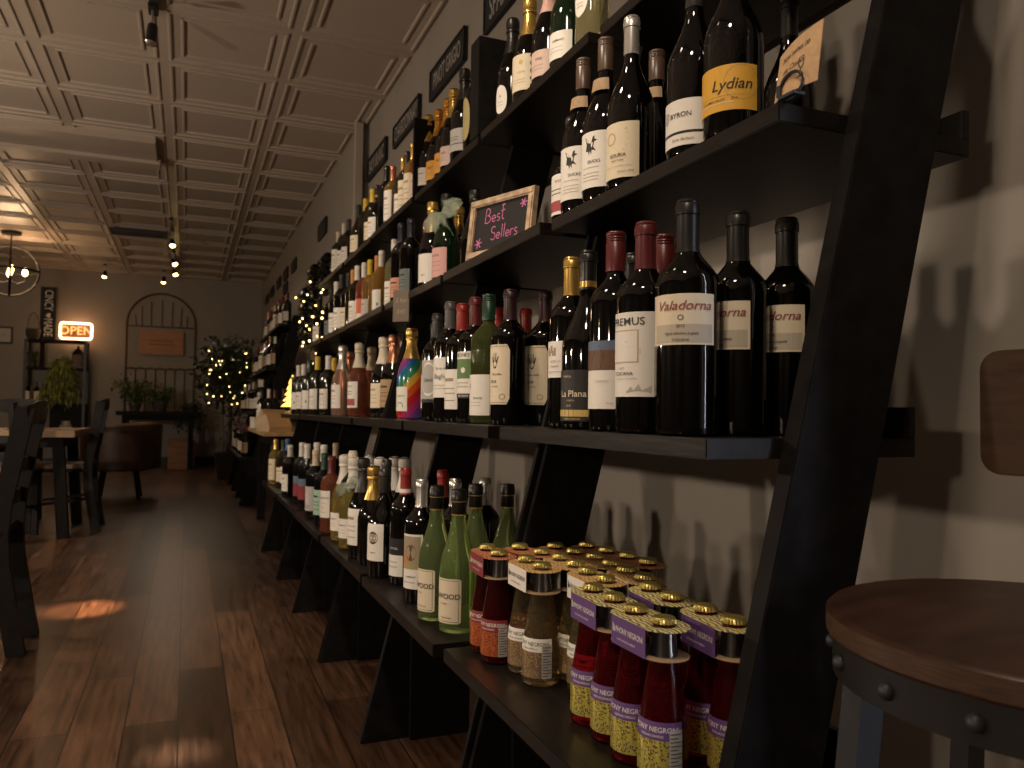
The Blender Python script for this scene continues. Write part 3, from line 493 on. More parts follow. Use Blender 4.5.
LAB = {
 'vala': (.375, .585, 66, 'cream', [('r', -.034, .040, .04, .40, 'faint'), ('t', 'Valadorna', .0165, .004, .76, 'wine', .3), ('g', .002, .53, .0035, .0010, 'ink'), ('t', '2015', .005, .002, .36, 'ink', 0), ('t', 'Vigna Grosso Lupaia', .0048, .002, .22, 'ink', .3), ('t', 'TOSCANA', .0042, .002, .09, 'ink', 0)]),
 'remus': (.17, .56, 70, 'white', [('t', 'PREMUS', .0150, .003, .885, 'ink', 0), ('r', -.028, .026, .40, .79, 'gold2'), ('r', -.026, .024, .415, .775, 'white'), ('p', [(-.026, .52), (-.012, .60), (-.004, .56), (.004, .66), (.010, .58), (.024, .56), (.024, .50), (-.026, .47)], 'sepia'), ('t', '2017', .0042, -.002, .335, 'ink', 0), ('t', 'TOSCANA', .0068, -.001, .27, 'ink', 0), ('t', 'Indicazione Geografica', .0035, .004, .215, 'faint', 0), ('p', [(.006, .06), (.012, .12), (.016, .07), (.022, .15), (.026, .07), (.038, .13), (.038, .05), (.006, .045)], 'faint')]),
 'tree': (.11, .445, 62, 'white', [('r', -.0395, .0395, .565, 1.0, 'brownpic'), ('r', -.0395, .0395, .86, 1.0, 'bluepic'), ('p', [(-.018, .565), (-.010, .74), (-.022, .86), (-.006, .83), (.004, .93), (.010, .82), (.026, .86), (.010, .73), (.006, .565)], 'ink'), ('p', [(-.0395, .565), (-.0395, .68), (-.015, .62), (.020, .66), (.0395, .62), (.0395, .565)], 'orangepic'), ('t', 'CABERNET', .0045, .008, .40, 'faint', 0), ('t', '750 ML', .0035, .02, .08, 'faint', 0)]),
 'plana': (.045, .325, 72, 'blacklab', [('r', -.0515, .0515, .09, .22, 'gold'), ('t', 'La Plana', .0150, .002, .53, 'cream', 0), ('t', 'FAMILIA', .0050, -.008, .87, 'gold2', 0), ('t', 'VINEDO', .0040, 0, .40, 'gold2', 0), ('t', '2018', .0045, -.004, .30, 'gold2', .3), ('t', 'TORRE DE ESPANA', .0036, .002, .04, 'gold', 0)]),
 'castle': (.29, .50, 66, 'white', [('r', -.011, .011, .60, .74, 'sepia'), ('r', -.011, -.006, .60, .82, 'sepia'), ('r', .006, .011, .60, .82, 'sepia'), ('r', -.003, .003, .60, .88, 'sepia'), ('r', -.002, .002, .60, .67, 'white'), ('o', .020, .64, .003, .05, 'gold'), ('t', 'CASTELLO', .0050, 0, .44, 'sepia', 0), ('t', 'CHIANTI', .0045, 0, .30, 'ink', 0)] + lines(-.02, .02, (.16,))),
 'stag': (.15, .585, 62, 'cream', [('p', ANT, 'ink'), ('t', 'CELLARS', .0062, .004, .50, 'ink', 0), ('t', '2018', .0085, -.004, .38, 'ink', 0), ('t', 'ARTEMIS', .0048, 0, .30, 'sepia', 0), ('g', .018, .13, .0065, .0016, 'sepia'), ('r', -.038, .038, .965, .975, 'sepia'), ('r', -.038, .038, .025, .035, 'sepia')]),
 'sauv': (.065, .375, 58, 'white', [('t', 'ESTATE', .0065, .004, .42, 'ink', 0), ('t', 'S', .0140, -.022, .72, 'ink', 0)] + lines(-.01, .02, (.32, .24), .012, 'faint')),
 'bones': (.195, .56, 62, 'white', [('t', 'BONES', .0120, .004, .92, 'ink', 0), ('r', -.036, .036, .42, .84, 'greenpic'), ('p', [(-.02, .5), (-.01, .66), (.0, .58), (.012, .72), (.024, .55), (.02, .46)], 'pink'), ('o', .006, .60, .006, .06, 'white'), ('r', -.0405, .0405, .0, .10, 'blacklab'), ('t', 'RED BLEND', .0055, .006, .05, 'white', 0)] + lines(-.02, .028, (.33, .25), .02)),
 'baglio': (.20, .53, 58, 'white', [('t', 'Terre di', .0095, .004, .72, 'slate', .2), ('t', 'Baglio', .0165, .006, .52, 'slate', 0)] + lines(-.01, .028, (.30, .22), .02)),
 'oval': (.17, .56, 62, 'grey', [('o', .004, .55, .024, .40, 'white'), ('o', .004, .55, .021, .35, 'grey'), ('t', 'DRO', .0120, .004, .52, 'ink', 0), ('r', -.0405, .0405, .0, .08, 'blacklab')]),
 'sketch': (.12, .46, 60, 'white', [('p', [(-.02, .2), (-.012, .6), (-.018, .85), (-.002, .7), (.010, .92), (.006, .6), (.020, .5), (.006, .42), (.012, .2), (-.002, .34)], 'grey'), ('p', [(.004, .25), (.012, .38), (.024, .2)], 'ink')]),
 'rainbow': (.085, .35, 40, 'white', [('t', 'EQUALITY', .0075, .002, .62, 'ink', 0), ('p', [(-.012, .16), (-.012, .34), (-.006, .40), (0, .30), (.006, .38), (.012, .28), (.012, .16)], 'ink')]),
 'redprint': (.12, .47, 62, 'white', [('r', -.036, .036, .08, .34, 'redink'), ('t', 'ROSSO', .0095, .002, .82, 'redink', 0)] + lines(-.02, .024, (.62, .52), .02, 'ink')),
 'medal': (.12, .50, 62, 'white', [('o', .008, .16, .010, .085, 'yellow'), ('p', [(-.002, .62), (.0, .9), (.008, .72), (.016, .9), (.018, .62)], 'ink'), ('p', [(.0, .36), (.004, .56), (.008, .44), (.012, .56), (.016, .36), (.008, .42)], 'bluepic')]),
 'portrait': (.16, .50, 58, 'white', [('o', .004, .62, .015, .17, 'ink'), ('o', .004, .62, .011, .12, 'sepia'), ('t', 'RISERVA', .0048, .004, .22, 'ink', .2)]),
 'photo': (.12, .56, 62, 'white', [('r', -.036, .036, .36, .96, 'sepia'), ('o', .004, .66, .014, .15, 'brownpic'), ('o', -.012, .55, .010, .10, 'orangepic'), ('r', -.036, .036, .36, .46, 'olivelab'), ('t', 'CABERNET', .0058, .004, .22, 'ink', 0)] + lines(-.02, .024, (.12,), .02)),
 'blackwhite': (.08, .40, 58, 'white', [('r', -.038, .038, .56, 1.0, 'blacklab'), ('t', 'CA DEL', .0075, .004, .74, 'white', 0)] + lines(-.02, .024, (.38, .25), .03, 'grey')),
 'lydian': (.105, .315, 74, 'mustard', [('t', 'Lydian', .0215, .012, .56, 'ink', .25), ('t', 'COLUMBIA VALLEY', .0042, -.014, .24, 'ink', 0), ('r', -.030, .020, .165, .185, 'cream'), ('g', .026, .60, .024, .0005, 'sepia'), ('r', -.050, .052, .325, .332, 'sepia'), ('t', '2019', .0042, .016, .25, 'ink', 0)]),
 'byron': (.045, .275, 66, 'white', [('r', -.0475, .0475, .25, .31, 'blacklab'), ('t', 'BYRON', .0105, .003, .66, 'ink', 0), ('t', 'B', .0240, -.026, .66, 'grey', .3), ('t', 'Santa Barbara', .0062, .006, .13, 'sepia', .3)]),
 'mira': (.05, .36, 66, 'cream', [('g', -.012, .72, .011, .0028, 'gold2')] + [('p', [(-.012 + .016 * math.cos(t), .72 + .17 * math.sin(t)), (-.012 + .034 * math.cos(t - .03), .72 + .36 * math.sin(t - .03)), (-.012 + .034 * math.cos(t + .03), .72 + .36 * math.sin(t + .03))], 'yellow') for t in (-1.0, -.7, -.4, -.1, .2, .45)] + [('t', 'SIDURIA', .0085, .002, .40, 'ink', 0), ('t', 'PINOT NOIR', .0040, .002, .31, 'darkred', 0), ('r', -.02, .036, .205, .213, 'faint'), ('t', 'Sonoma 2018', .0050, .016, .11, 'sepia', .3)]),
 'ducks': (.075, .405, 62, 'white', [('p', DUCK, 'ink'), ('t', 'DUCKS', .0078, .008, .46, 'ink', 0)] + lines(-.010, .026, (.36, .26, .20, .14), .012)),
 'crest': (.16, .47, 58, 'cream', [('o', .006, .78, .006, .07, 'gold'), ('t', 'CAVA', .0080, .006, .50, 'sepia', .2)] + lines(-.01, .026, (.30, .22), .014, 'sepia')),
 'round': (.30, .62, 34, 'white', [('g', 0, .80, .006, .0012, 'gold'), ('t', 'ancient', .0095, 0, .50, 'ink', .25)] + lines(-.01, .01, (.32, .24), .016, 'sepia')),
 'shortwhite': (.12, .33, 62, 'white', [('t', 'CREMANT', .0070, .004, .66, 'ink', 0)] + lines(-.018, .024, (.42, .28), .025)),
 'shortpink': (.12, .33, 62, 'blush', [('t', 'ROSE', .0085, .004, .66, 'ink', 0)] + lines(-.018, .024, (.42, .28), .025, 'sepia')),
 'shortgrey': (.12, .35, 62, 'grey', [('r', -.04, .04, .30, .34, 'ink')] + lines(-.018, .024, (.62, .50), .025, 'ink')),
 'shortorange': (.12, .35, 62, 'orange', [('t', 'BRUT', .0110, .002, .62, 'ink', .2)] + lines(-.018, .024, (.38, .26), .03, 'sepia')),
 'ovalwhite': (.10, .36, 30, 'white', [('t', 'N', .010, 0, .6, 'ink', .2)] + lines(-.01, .01, (.4, .3), .02)),
 'olivelab': (.12, .60, 30, 'olivelab', lines(-.008, .008, (.8, .6, .5, .3), .015, 'sepia')),
 'kenwood': (.075, .385, 64, 'cream', [('r', -.0362, .0362, .955, .965, 'ink'), ('r', -.0362, .0362, .035, .045, 'ink'), ('r', -.0362, -.0355, .035, .965, 'ink'), ('r', .0355, .0362, .035, .965, 'ink'), ('t', 'KENWOOD', .0150, -.001, .60, 'ink', 0), ('t', 'SONOMA', .0042, .004, .44, 'sepia', 0), ('t', 'Chardonnay', .0048, .010, .13, 'ink', .2)]),
 'script': (.20, .55, 62, 'white', [('t', 'Sancerre', .0140, .004, .74, 'ink', .3), ('t', 'ROSE', .0080, .004, .38, 'pink', 0)] + lines(-.02, .026, (.54, .2), .02)),
 'sunset': (.12, .45, 62, 'darkred', [('r', -.040, .040, .66, 1.0, 'bluepic'), ('p', [(-.03, .25), (-.02, .5), (.0, .7), (.02, .55), (.034, .3)], 'orangepic'), ('p', [(-.01, .1), (.0, .4), (.02, .2)], 'purple')]),
 'leaf': (.10, .44, 62, 'white', [('p', [(-.010, .30), (-.016, .55), (.0, .80), (.012, .60), (.006, .42)], 'greenpic'), ('o', .018, .40, .005, .07, 'greenpic')] + lines(-.02, .02, (.14,), .03)),
 'silverlab': (.12, .47, 60, 'grey', [('o', .0, .55, .012, .2, 'dim')] + lines(-.02, .024, (.2, .12), .02, 'ink')),
 'orange': (.10, .44, 62, 'white', [('r', .0, .040, .35, 1.0, 'orangered'), ('o', -.012, .3, .01, .12, 'yellow')]),
 'swash': (.12, .42, 62, 'white', [('p', [(-.026, .25), (-.01, .45), (.026, .90), (.034, .86), (.0, .40), (-.02, .18)], 'teal'), ('t', 'frico', .0080, .002, .25, 'ink', .2)]),
 'diamond': (.14, .52, 34, 'blacklab', [('p', [(0, .02), (.020, .5), (0, .98), (-.020, .5)], 'yellow')] + lines(-.008, .008, (.55, .45), .02, 'sepia')),
 'wide': (.10, .44, 70, 'white', [('t', 'bianco', .0110, .004, .62, 'ink', .2)] + lines(-.02, .03, (.38, .25), .03)),
}
PLAIN = dict(white=(.11, .44, 'white'), dimwhite=(.12, .40, 'dim'), cream=(.12, .42, 'cream'), tan=(.13, .46, 'tan'), pink=(.12, .42, 'pink'), slate=(.11, .38, 'slate'), salmon=(.11, .34, 'salmon'), mint=(.16, .50, 'mint'), blush=(.12, .48, 'blush'),
             creamtall=(.10, .56, 'cream'), whitetall=(.13, .60, 'white'), whitenarrow=(.14, .50, 'white'))
for k, (a, b, c) in PLAIN.items():
    ic = 'sepia' if c in ('white', 'cream', 'dim', 'blush', 'pink') else 'ink'
    LAB[k] = (a, b, 62, c, [('r', -.012, .022, .70, .78, ic)] + lines(-.016, .026, (.52, .40, .22), .022, ic))

def wrap(R, e, pts2, z0, hh):
    return [((R + e) * math.cos(x / R), (R + e) * math.sin(x / R), z0 + y * hh) for x, y in pts2]

def label_meshes(kind, key):
    def mk():
        R, H, p = profile(kind); a, b, half, paper, items = LAB[key]
        z0, z1 = a * H, b * H; hh = z1 - z0; hf = math.radians(half)
        def rr(z): return r_at(p, z)
        m = MB(); n = 22; rows = 8
        oval = key in ('round', 'ovalwhite', 'olivelab'); octo = key in ('stag', 'kenwood'); scal = key == 'crest'
        def extent(f):
            if oval: return max(.03, (1 - abs(2 * f - 1) ** 2.6) ** .5) if not key == 'round' else max(.05, (1 - abs(2 * f - 1) ** 2) ** .5)
            if octo: c = .10 if key == 'stag' else .03; return 1 - .14 * max(0, c - min(f, 1 - f)) / c
            if scal: return .94 + .06 * math.cos(f * 30)
            return 1
        fr = [i / rows for i in range(rows + 1)]
        if octo: fr = sorted(set(fr + [.03, .10, .90, .97]))
        if oval or scal: fr = [i / 16 for i in range(17)]
        vs = []; fs = []
        for f in fr:
            z = z0 + f * hh
            for k in range(n + 1):
                t = (2 * k / n - 1) * hf * extent(f); r = rr(z) + .0006
                vs.append((r * math.cos(t), r * math.sin(t), z))
        for i in range(len(fr) - 1):
            for k in range(n): fs.append((i * (n + 1) + k, i * (n + 1) + k + 1, (i + 1) * (n + 1) + k + 1, (i + 1) * (n + 1) + k))
        m.add(vs, fs)
        paper_me = m.mesh('paper', MATS['p_' + paper], smooth=True)
        LP, LT = (MB(), []), (MB(), [])          # pictures and rules / lettering
        def ci(c):
            if c not in cols: cols.append(c)
            return cols.index(c)
        dx = DX.get(key, .008)
        for lay, it in enumerate(items):
            e = .0008 + lay * .00006; L, cols = LT if it[0] == 't' else LP
            if it[0] == 't':
                _, s, size, x, y, c, sh = it; v, f = text_geo(s, size, sh)
                L.add(wrap(R, e + .0004, [(x + dx + q[0], y + q[1] / hh) for q in v], z0, hh), f, ci(c))
            elif it[0] == 'r':
                _, x0, x1, y0, y1, c = it; k = 12
                v = [(x0 + (x1 - x0) * i / k, y) for i in range(k + 1) for y in (y0, y1)]
                L.add(wrap(R, e, v, z0, hh), [(2 * i, 2 * i + 2, 2 * i + 3, 2 * i + 1) for i in range(k)], ci(c))
            elif it[0] == 'o':
                _, x, y, rx, ry, c = it; x += dx; v = [(x + rx * math.cos(t * PI / 10), y + ry * math.sin(t * PI / 10)) for t in range(20)] + [(x, y)]
                L.add(wrap(R, e, v, z0, hh), [(i, (i + 1) % 20, 20) for i in range(20)], ci(c))
            elif it[0] == 'g':
                _, x, y, r, w, c = it; x += dx; v = []
                for t in range(24):
                    for q in (r - w, r): v.append((x + q * math.cos(t * PI / 12), y + q * math.sin(t * PI / 12) / hh))
                L.add(wrap(R, e, v, z0, hh), [(2 * i, (2 * i + 2) % 48, (2 * i + 3) % 48, 2 * i + 1) for i in range(24)], ci(c))
            else:
                _, pts, c = it; pts = [(x + dx, y) for x, y in pts]; n2 = len(pts)
                L.add(wrap(R, e, pts, z0, hh), [tuple(range(n2))], ci(c))
        out = [b.mesh(nm, [MATS['p_' + c] for c in cs]) if b.v else None for nm, (b, cs) in (('print', LP), ('lettering', LT))]
        return paper_me, out[0], out[1]
    return cached(('lab', kind, key), mk)

def face_dir(x, y):
    """most labels are turned to the aisle and the front of the shop"""
    return math.radians(193) + random.uniform(-.13, .13)

LEVEL = {1: .45, 2: .872, 3: 1.295, 4: 1.718}          # shelf tops above the floor
WIDE = {1: 1.04, 2: 1.12, 3: 1.05, 4: 1.05}             # girth of the bottles on each shelf
LNAME = {1: 'bottom shelf', 2: 'second shelf', 3: 'third shelf', 4: 'top shelf'}
def bottle(lv, kind, x, y, h, glass, style, color, key, look, near, z=None, group=None, label=None, face=None):
    R, H, p = profile(kind)
    o = link('sparkling_wine_bottle' if kind == 'C' else 'wine_bottle', body_mesh(kind, glass), None, (x, y, LEVEL[lv] if z is None else z), face_dir(x, y) + math.radians({'lydian': 14, 'vala': 30 if x < .65 else 0}.get(key, 0)) if face is None else face)
    sc = 1.15 if glass == 'rainbow' else WIDE.get(lv, 1.0) if z is None else 1.0
    o.scale = (sc, sc, h / H)
    link('foil_capsule' if style == 'champ' else 'capsule', cap_mesh(kind, style, color), o)
    if key != 'none' and key != 'neckband':
        a, b, t = label_meshes(kind, key)
        l = link('label', a, o)
        if b: link('printed_picture', b, l)
        if t: link('lettering', t, l)
    if key in ('ducks', 'neckband'):
        zc = .222
        t = MB(); n = 14; half = 1.15
        vs = []
        for i in range(n + 1):
            q = (2 * i / n - 1) * half
            for zz in (zc - .022, zc): vs.append((.0225 * math.cos(q) * (1 if zz == zc else 1.12), .0225 * math.sin(q) * (1 if zz == zc else 1.12), zz))
        t.add(vs, [(2 * i, 2 * i + 2, 2 * i + 3, 2 * i + 1) for i in range(n)])
        tg = link('neck_tag', cached('necktag', lambda: t.mesh('neck_tag', MATS['p_kraft'], smooth=True)), o)
        g = MB(); vs = []
        for k in range(20):
            for q in (.0062, .0070): vs.append((.0249, .004 + q * math.cos(k * PI / 10), zc - .011 + q * math.sin(k * PI / 10)))
        g.add(vs, [(2 * i, (2 * i + 2) % 40, (2 * i + 3) % 40, 2 * i + 1) for i in range(20)])
        link('stamp', cached('neckstamp', lambda: g.mesh('stamp', MATS['p_sepia'])), tg)
    if label is None:
        label = look + ' on ' + LNAME[lv] + ('' if not near else ', by ' + near)
    tag(o, label, 'bottle', group)
    return o
# ------------------------------------------------------------------ the setting
XW, XWF, YB, YF, XL, ZC = 1.155, 1.10, 13.5, -2.4, -3.6, 2.95
struct(MB().box(XL - .1, XW + .3, YF - .1, YB + .1, -.1, 0).build('floor', floor_mat()))
w = MB(); w.box(XW, XW + .15, .02, 5.60, 0, ZC + .1); w.box(XW, XW + .15, YF - .1, -.80, 0, ZC + .1); w.box(XW, XW + .15, -.80, .02, 0, .25); w.box(XW, XW + .15, -.80, .02, 2.3, ZC + .1); w.box(XWF, XW + .15, 5.60, YB + .1, 0, ZC + .1)
struct(w.build('wall_right', M_WALL))
struct(MB().box(XL - .1, XWF, YB, YB + .12, 0, ZC + .1).build('wall_back', M_WALL))
struct(MB().box(XL - .12, XL, YF - .1, YB, 0, ZC + .1).build('wall_left', M_DARKPAINT))
struct(MB().box(XL, XW + .15, YF - .12, YF, 0, ZC + .1).build('wall_front', M_DARKPAINT))
wf = MB(); t = .035          # tall window beside the shop door, behind the camera
wf.box(XW + .02, XW + .12, -.80, -.80 + t, .25, 2.3).box(XW + .02, XW + .12, .02 - t, .02, .25, 2.3).box(XW + .02, XW + .12, -.80, .02, .25, .25 + t).box(XW + .02, XW + .12, -.80, .02, 2.3 - t, 2.3)
wf.box(XW + .04, XW + .10, -.42, -.34, .25, 2.3)
w1 = struct(wf.build('window_1', M_TRIM))
MB().box(XW + .136, XW + .142, -.80, .02, .25, 2.3).build('glass_pane', mat('window_glass', (.9, .9, .9), .02, trans=1., ior=1.45), w1)
# pressed tin ceiling: nested square steps on every tile
T, X0, Y0 = .675, .495, 4.36
cm = MB()
ring = [(.0, .0), (.030, 0), (.034, -.009), (.044, -.009), (.050, .001), (.096, .006), (.100, -.004), (.110, -.004), (.116, .008)]
i0, i1 = int((XL - X0) / T) - 1, int((XW - X0) / T) + 1
TY = .685
j0, j1 = int((YF - Y0) / TY) - 1, int((YB - Y0) / TY) + 1
for i in range(i0, i1 + 1):
    for j in range(j0, j1 + 1):
        xa, ya = X0 + i * T, Y0 + j * TY
        vs = []; fs = []
        for q, dz in ring: vs += [(xa + q, ya + q, ZC + dz), (xa + T - q, ya + q, ZC + dz), (xa + T - q, ya + TY - q, ZC + dz), (xa + q, ya + TY - q, ZC + dz)]
        for k in range(len(ring) - 1):
            for c in range(4): c2 = (c + 1) % 4; fs.append((k * 4 + c, k * 4 + c2, k * 4 + 4 + c2, k * 4 + 4 + c))
        L = (len(ring) - 1) * 4; fs.append((L, L + 1, L + 2, L + 3)); cm.add(vs, fs)
co = cm.build('ceiling', M_CEIL); struct(co)
# plain boxed beam on the left
struct(MB().box(XL, -.27, 6.52, 7.12, ZC - .05, ZC + .02).box(XL, -.25, 6.98, 7.14, ZC - .075, ZC + .02).build('trim_1', M_CEIL, bevel=.006))
struct(MB().box(XWF - .045, XWF + .01, 5.54, 5.60, 0, ZC - .005).build('trim_2', M_TRIM, bevel=.004))
struct(MB().box(XW - .015, XW, YF, 5.5, 0, .12).box(XWF - .015, XWF, 5.6, YB, 0, .12).build('baseboard_right', M_DKBASE))
struct(MB().box(XL, XWF, YB - .015, YB, 0, .13).build('baseboard_back', M_DKBASE))

# ceiling vent
v = thing('ceiling_vent', 'dark rectangular air vent in the tin ceiling', 'vent', (-.57, 10.15, ZC - .02))
m = MB()
m.box(-.30, .30, -.13, -.11, -.012, .02).box(-.30, .30, .11, .13, -.012, .02).box(-.30, -.28, -.11, .11, -.012, .02).box(.28, .30, -.11, .11, -.012, .02)
m.build('vent_frame', M_GUN, v)
m = MB()
for k in range(9): m.box(-.28, .28, -.10 + k * .024, -.088 + k * .024, -.006, .012)
m.build('louvres', M_DKBASE, v)

# ------------------------------------------------------------------ ladder shelving
SEAM = [.765, 1.465, 2.165, 2.895, 3.64, 4.36, 5.26]
def xf(z): return .577 + .255 * (z - FL)           # front edge of a shelf whose top is at height z
def xp(z): return .692 + .25 * (z - FL)            # front edge of a leaning post
def ladder(y0, y1, jit, label, t0=.015, t1=.015, top=1.80, gap=0.):
    u = thing('ladder_shelf', label, 'shelf unit', (jit, 0, 0), 0, 'black ladder shelves along the wall')
    for n, (ya, yb) in enumerate(((y0, y0 + t0), (y1 - t1, y1))):
        m = MB(); pts = [(xp(0), 0), (xp(0) + .135, 0), (xp(top) + .135, top), (xp(top), top)]
        m.prism(pts, 'y', ya, yb); m.build('post', M_BLACKP, u, bevel=.0015)
    MB().box(.60, .77, y1 - t1 - .022, y1 - t1 - .001, 0, .40).build('base_panel', M_BLACKP, u, bevel=.0015)
    for lv in (1, 2, 3, 4):
        z = LEVEL[lv]; x = xf(z)
        s = MB().box(x, x + .34, y0 + t0 + gap, y1 - t1 - gap, z - .025, z).build('shelf_board', M_BLACK, u, bevel=.0015)
        MB().box(x + .328, x + .34, y0 + t0 + gap, y1 - t1 - gap, z, z + .042).build('back_lip', M_BLACK, s, bevel=.001)
    return u
names = ['black ladder shelf nearest the bar stool, its leaning post in front', 'second black ladder shelf, holding the chalkboard sign', 'third black ladder shelf, between the two black upright dividers', 'fourth black ladder shelf, below the chardonnay sign',
         'fifth black ladder shelf, just past the sauvignon blanc sign', 'sixth black ladder shelf, ending at the lit tree figure']
for i in range(6):
    a = SEAM[i]; b = SEAM[i + 1]
    if i == 0: a = .752
    ladder(a, b, [0, -.012, -.010, -.014, -.010, -.012][i], names[i], t0=.028 if i == 0 else .015)
for i, (a, b) in enumerate(((7.75, 8.48), (8.48, 9.21), (9.21, 9.94))):
    ladder(a, b, .0, ['dark ladder shelf just beyond the oak-topped table', 'dark ladder shelf in the middle of the far row', 'dark ladder shelf at the far end, by the lit tree'][i], t0=.03 if i == 0 else .015)

# black uprights standing on the top shelf
for (ya, yb, lab) in ((2.175, 2.25, 'black upright wooden divider on top shelf, nearest the front'), (2.893, 2.915, 'black upright wooden divider on top shelf below pinot grigio sign')):
    o = MB().box(0, .285, 0, yb - ya, 0, .30).build('shelf_divider', M_BLACKP, None, (xf(LEVEL[4]) - .012, ya, LEVEL[4]), bevel=.002)
    tag(o, lab, 'divider', 'black dividers on the top shelf')

# ------------------------------------------------------------------ bottles on the main shelves
rows_by = {}
for r in ROWS: rows_by.setdefault(r[0], []).append(r)
for r in ROWS:
    lv, kind, x, y, h, glass, style, color, key, look, short = r
    others = sorted((math.hypot(q[2] - x, q[3] - y), q[10]) for q in rows_by[lv] if q is not r)
    near = others[0][1]
    lab = look + ' on the ' + LNAME[lv]
    if len((lab + ' by ' + near).split()) <= 15: lab += ', by ' + near
    bottle(lv, kind, x, y, h, glass, style, color, key, look, near, label=lab, group=LNAME[lv] + ' bottles')

# ribbons on two sparkling bottles
def ribbon_bow(name, label, loc, rz, col, s=1.):
    """sheer ribbon: a knot round the neck, two broad crinkled loops and two tails, facing local +x"""
    M = mat('film_' + name, col, .22, trans=.35, ior=1.15, spec=.6, alpha=.62, bump=.6, nscale=60)
    t = thing(name, label, 'ribbon', loc, rz)
    m = MB(); m.tube([(.0205 * math.cos(a), .0205 * math.sin(a), .004 * math.sin(3 * a)) for a in [k * PI / 8 for k in range(16)]], .007, 6, closed=True); m.build('knot', M, t, smooth=True)
    for sg, tilt in ((-1, -.55), (1, .45)):
        for lay in (0, 1):
            m = MB(); vs = []; n = 12; w = 7
            for k in range(n + 1):
                f = k / n; ln = .085 * s * f; wd = s * .030 * math.sin(PI * min(1, f * .86 + .10)) ** .8
                for q in range(w + 1):
                    g = 2 * q / w - 1
                    y = sg * ln * math.cos(tilt) - g * wd * math.sin(tilt) * sg; z = ln * math.sin(tilt) + g * wd * math.cos(tilt)
                    vs.append((.022 + lay * .012 * math.sin(PI * f) + .005 * math.sin(f * 14 + g * 3), y, z))
            m.add(vs, [(k * (w + 1) + q, k * (w + 1) + q + 1, (k + 1) * (w + 1) + q + 1, (k + 1) * (w + 1) + q) for k in range(n) for q in range(w)])
            m.build('loop', M, t, smooth=True)
    for sg, ln in ((-1, .10), (1, .07)):
        vs = []; n = 8
        for k in range(n + 1):
            f = k / n
            for w_ in (-1, 1): vs.append((.024 + .010 * math.sin(f * 5), sg * (.006 + .022 * f) + w_ * (.007 + .004 * f), -f * ln * s))
        MB().add(vs, [(2 * k, 2 * k + 1, 2 * k + 3, 2 * k + 2) for k in range(n)]).build('tail', M, t, smooth=True)
    return t
def find(look): return next(r for r in ROWS if r[9].startswith(look))
r = find('ribbon-tied'); ribbon_bow('ribbon_bow', 'sheer green ribbon bow tied around the pink-labelled bottle neck', (r[2], r[3], LEVEL[3] + .245), math.radians(215), (.42, .48, .38), 1.0)
r = find('golden sparkling bottle with white foil and'); ribbon_bow('ribbon_bow', 'silvery ribbon bow tied on the golden sparkling bottle', (r[2], r[3], LEVEL[1] + .205), math.radians(215), (.66, .64, .62), .7)

# ------------------------------------------------------------------ canned-cocktail style two packs on the bottom shelf
PK = 'ABCDEFGHIJKLMN'
def pack_profile():
    return [(.018, .005), (.026, 0), (.0305, .003), (.0315, .010), (.0312, .055)] + [(.0312 - (.0312 - .0140) * (i / 8) ** 1.25, .055 + .105 * i / 8) for i in range(1, 9)] + [(.0132, .175), (.0140, .176), (.0140, .183), (.0125, .185)]
PP = pack_profile()
def rpp(z):
    for (r0, a), (r1, b) in zip(PP[1:], PP[2:]):
        if a <= z <= b and b > a: return r0 + (r1 - r0) * (z - a) / (b - a)
    return PP[-1][0]
def crown_cap():
    m = MB(); n = 42; vs = []; fs = []
    prof = [(.0156, .1806), (.0154, .1824), (.0139, .1862), (.0122, .1874), (.002, .1878)]
    for i, (r, z) in enumerate(prof):
        for k in range(n):
            q = r * (1 + (.06 if i < 2 else .02 if i == 2 else 0) * math.cos(21 * 2 * PI * k / n)); a = 2 * PI * k / n
            vs.append((q * math.cos(a), q * math.sin(a), z))
    for i in range(len(prof) - 1):
        for k in range(n): fs.append((i * n + k, i * n + (k + 1) % n, (i + 1) * n + (k + 1) % n, (i + 1) * n + k))
    fs.append(tuple(range((len(prof) - 1) * n, len(prof) * n)))
    m.add(vs, fs); return m.mesh('crown_cap', mat('brass_cap', (.58, .47, .14), .28, metal=.8), smooth=False)
FLAV = {'red': ('redbrown', 'darkred', spots_mat('foil_red', (.66, .17, .06), (.16, .025, .02), 340, .3, .55, .34), wave_mat('card_red', (.66, .27, .13), (.20, .05, .04), 46), 'darkred', 'NEGRONI'),
        'tan': ('straw', 'white', spots_mat('foil_tan', (.30, .19, .15), (.66, .50, .10), 340, .3, .55, .34), wave_mat('card_tan', (.70, .44, .18), (.28, .16, .07), 46), 'white', 'NEGRONI'),
        'purple': ('red', 'purple', spots_mat('foil_purple', (.70, .60, .12), (.07, .05, .09), 340, .28, .55, .36), wave_mat('card_purple', (.74, .66, .20), (.12, .07, .14), 46), 'purple', 'NEGRONI')}
CAPM = crown_cap()
def wraplab(z0, z1, a0, a1, e, mt, name, nz=6):
    m = MB(); vs = []; n = 16
    for i in range(nz + 1):
        z = z0 + (z1 - z0) * i / nz; r = rpp(z) + e
        for k in range(n + 1): a = a0 + (a1 - a0) * k / n; vs.append((r * math.cos(a), r * math.sin(a), z))
    m.add(vs, [(i * (n + 1) + k, i * (n + 1) + k + 1, (i + 1) * (n + 1) + k + 1, (i + 1) * (n + 1) + k) for i in range(nz) for k in range(n)])
    return m.mesh(name, mt, smooth=True)
def curved_text(s, size, shear, s0, zc, col, name, e=.0008):
    v, f = text_geo(s, size, shear); m = MB()
    vs = []
    for x, y in v:
        r = rpp(zc + y) + e; a = (s0 + x) / rpp(zc); vs.append((r * math.cos(a), r * math.sin(a), zc + y))
    m.add(vs, f); return m.mesh(name, MATS['p_' + col])
FM = {}
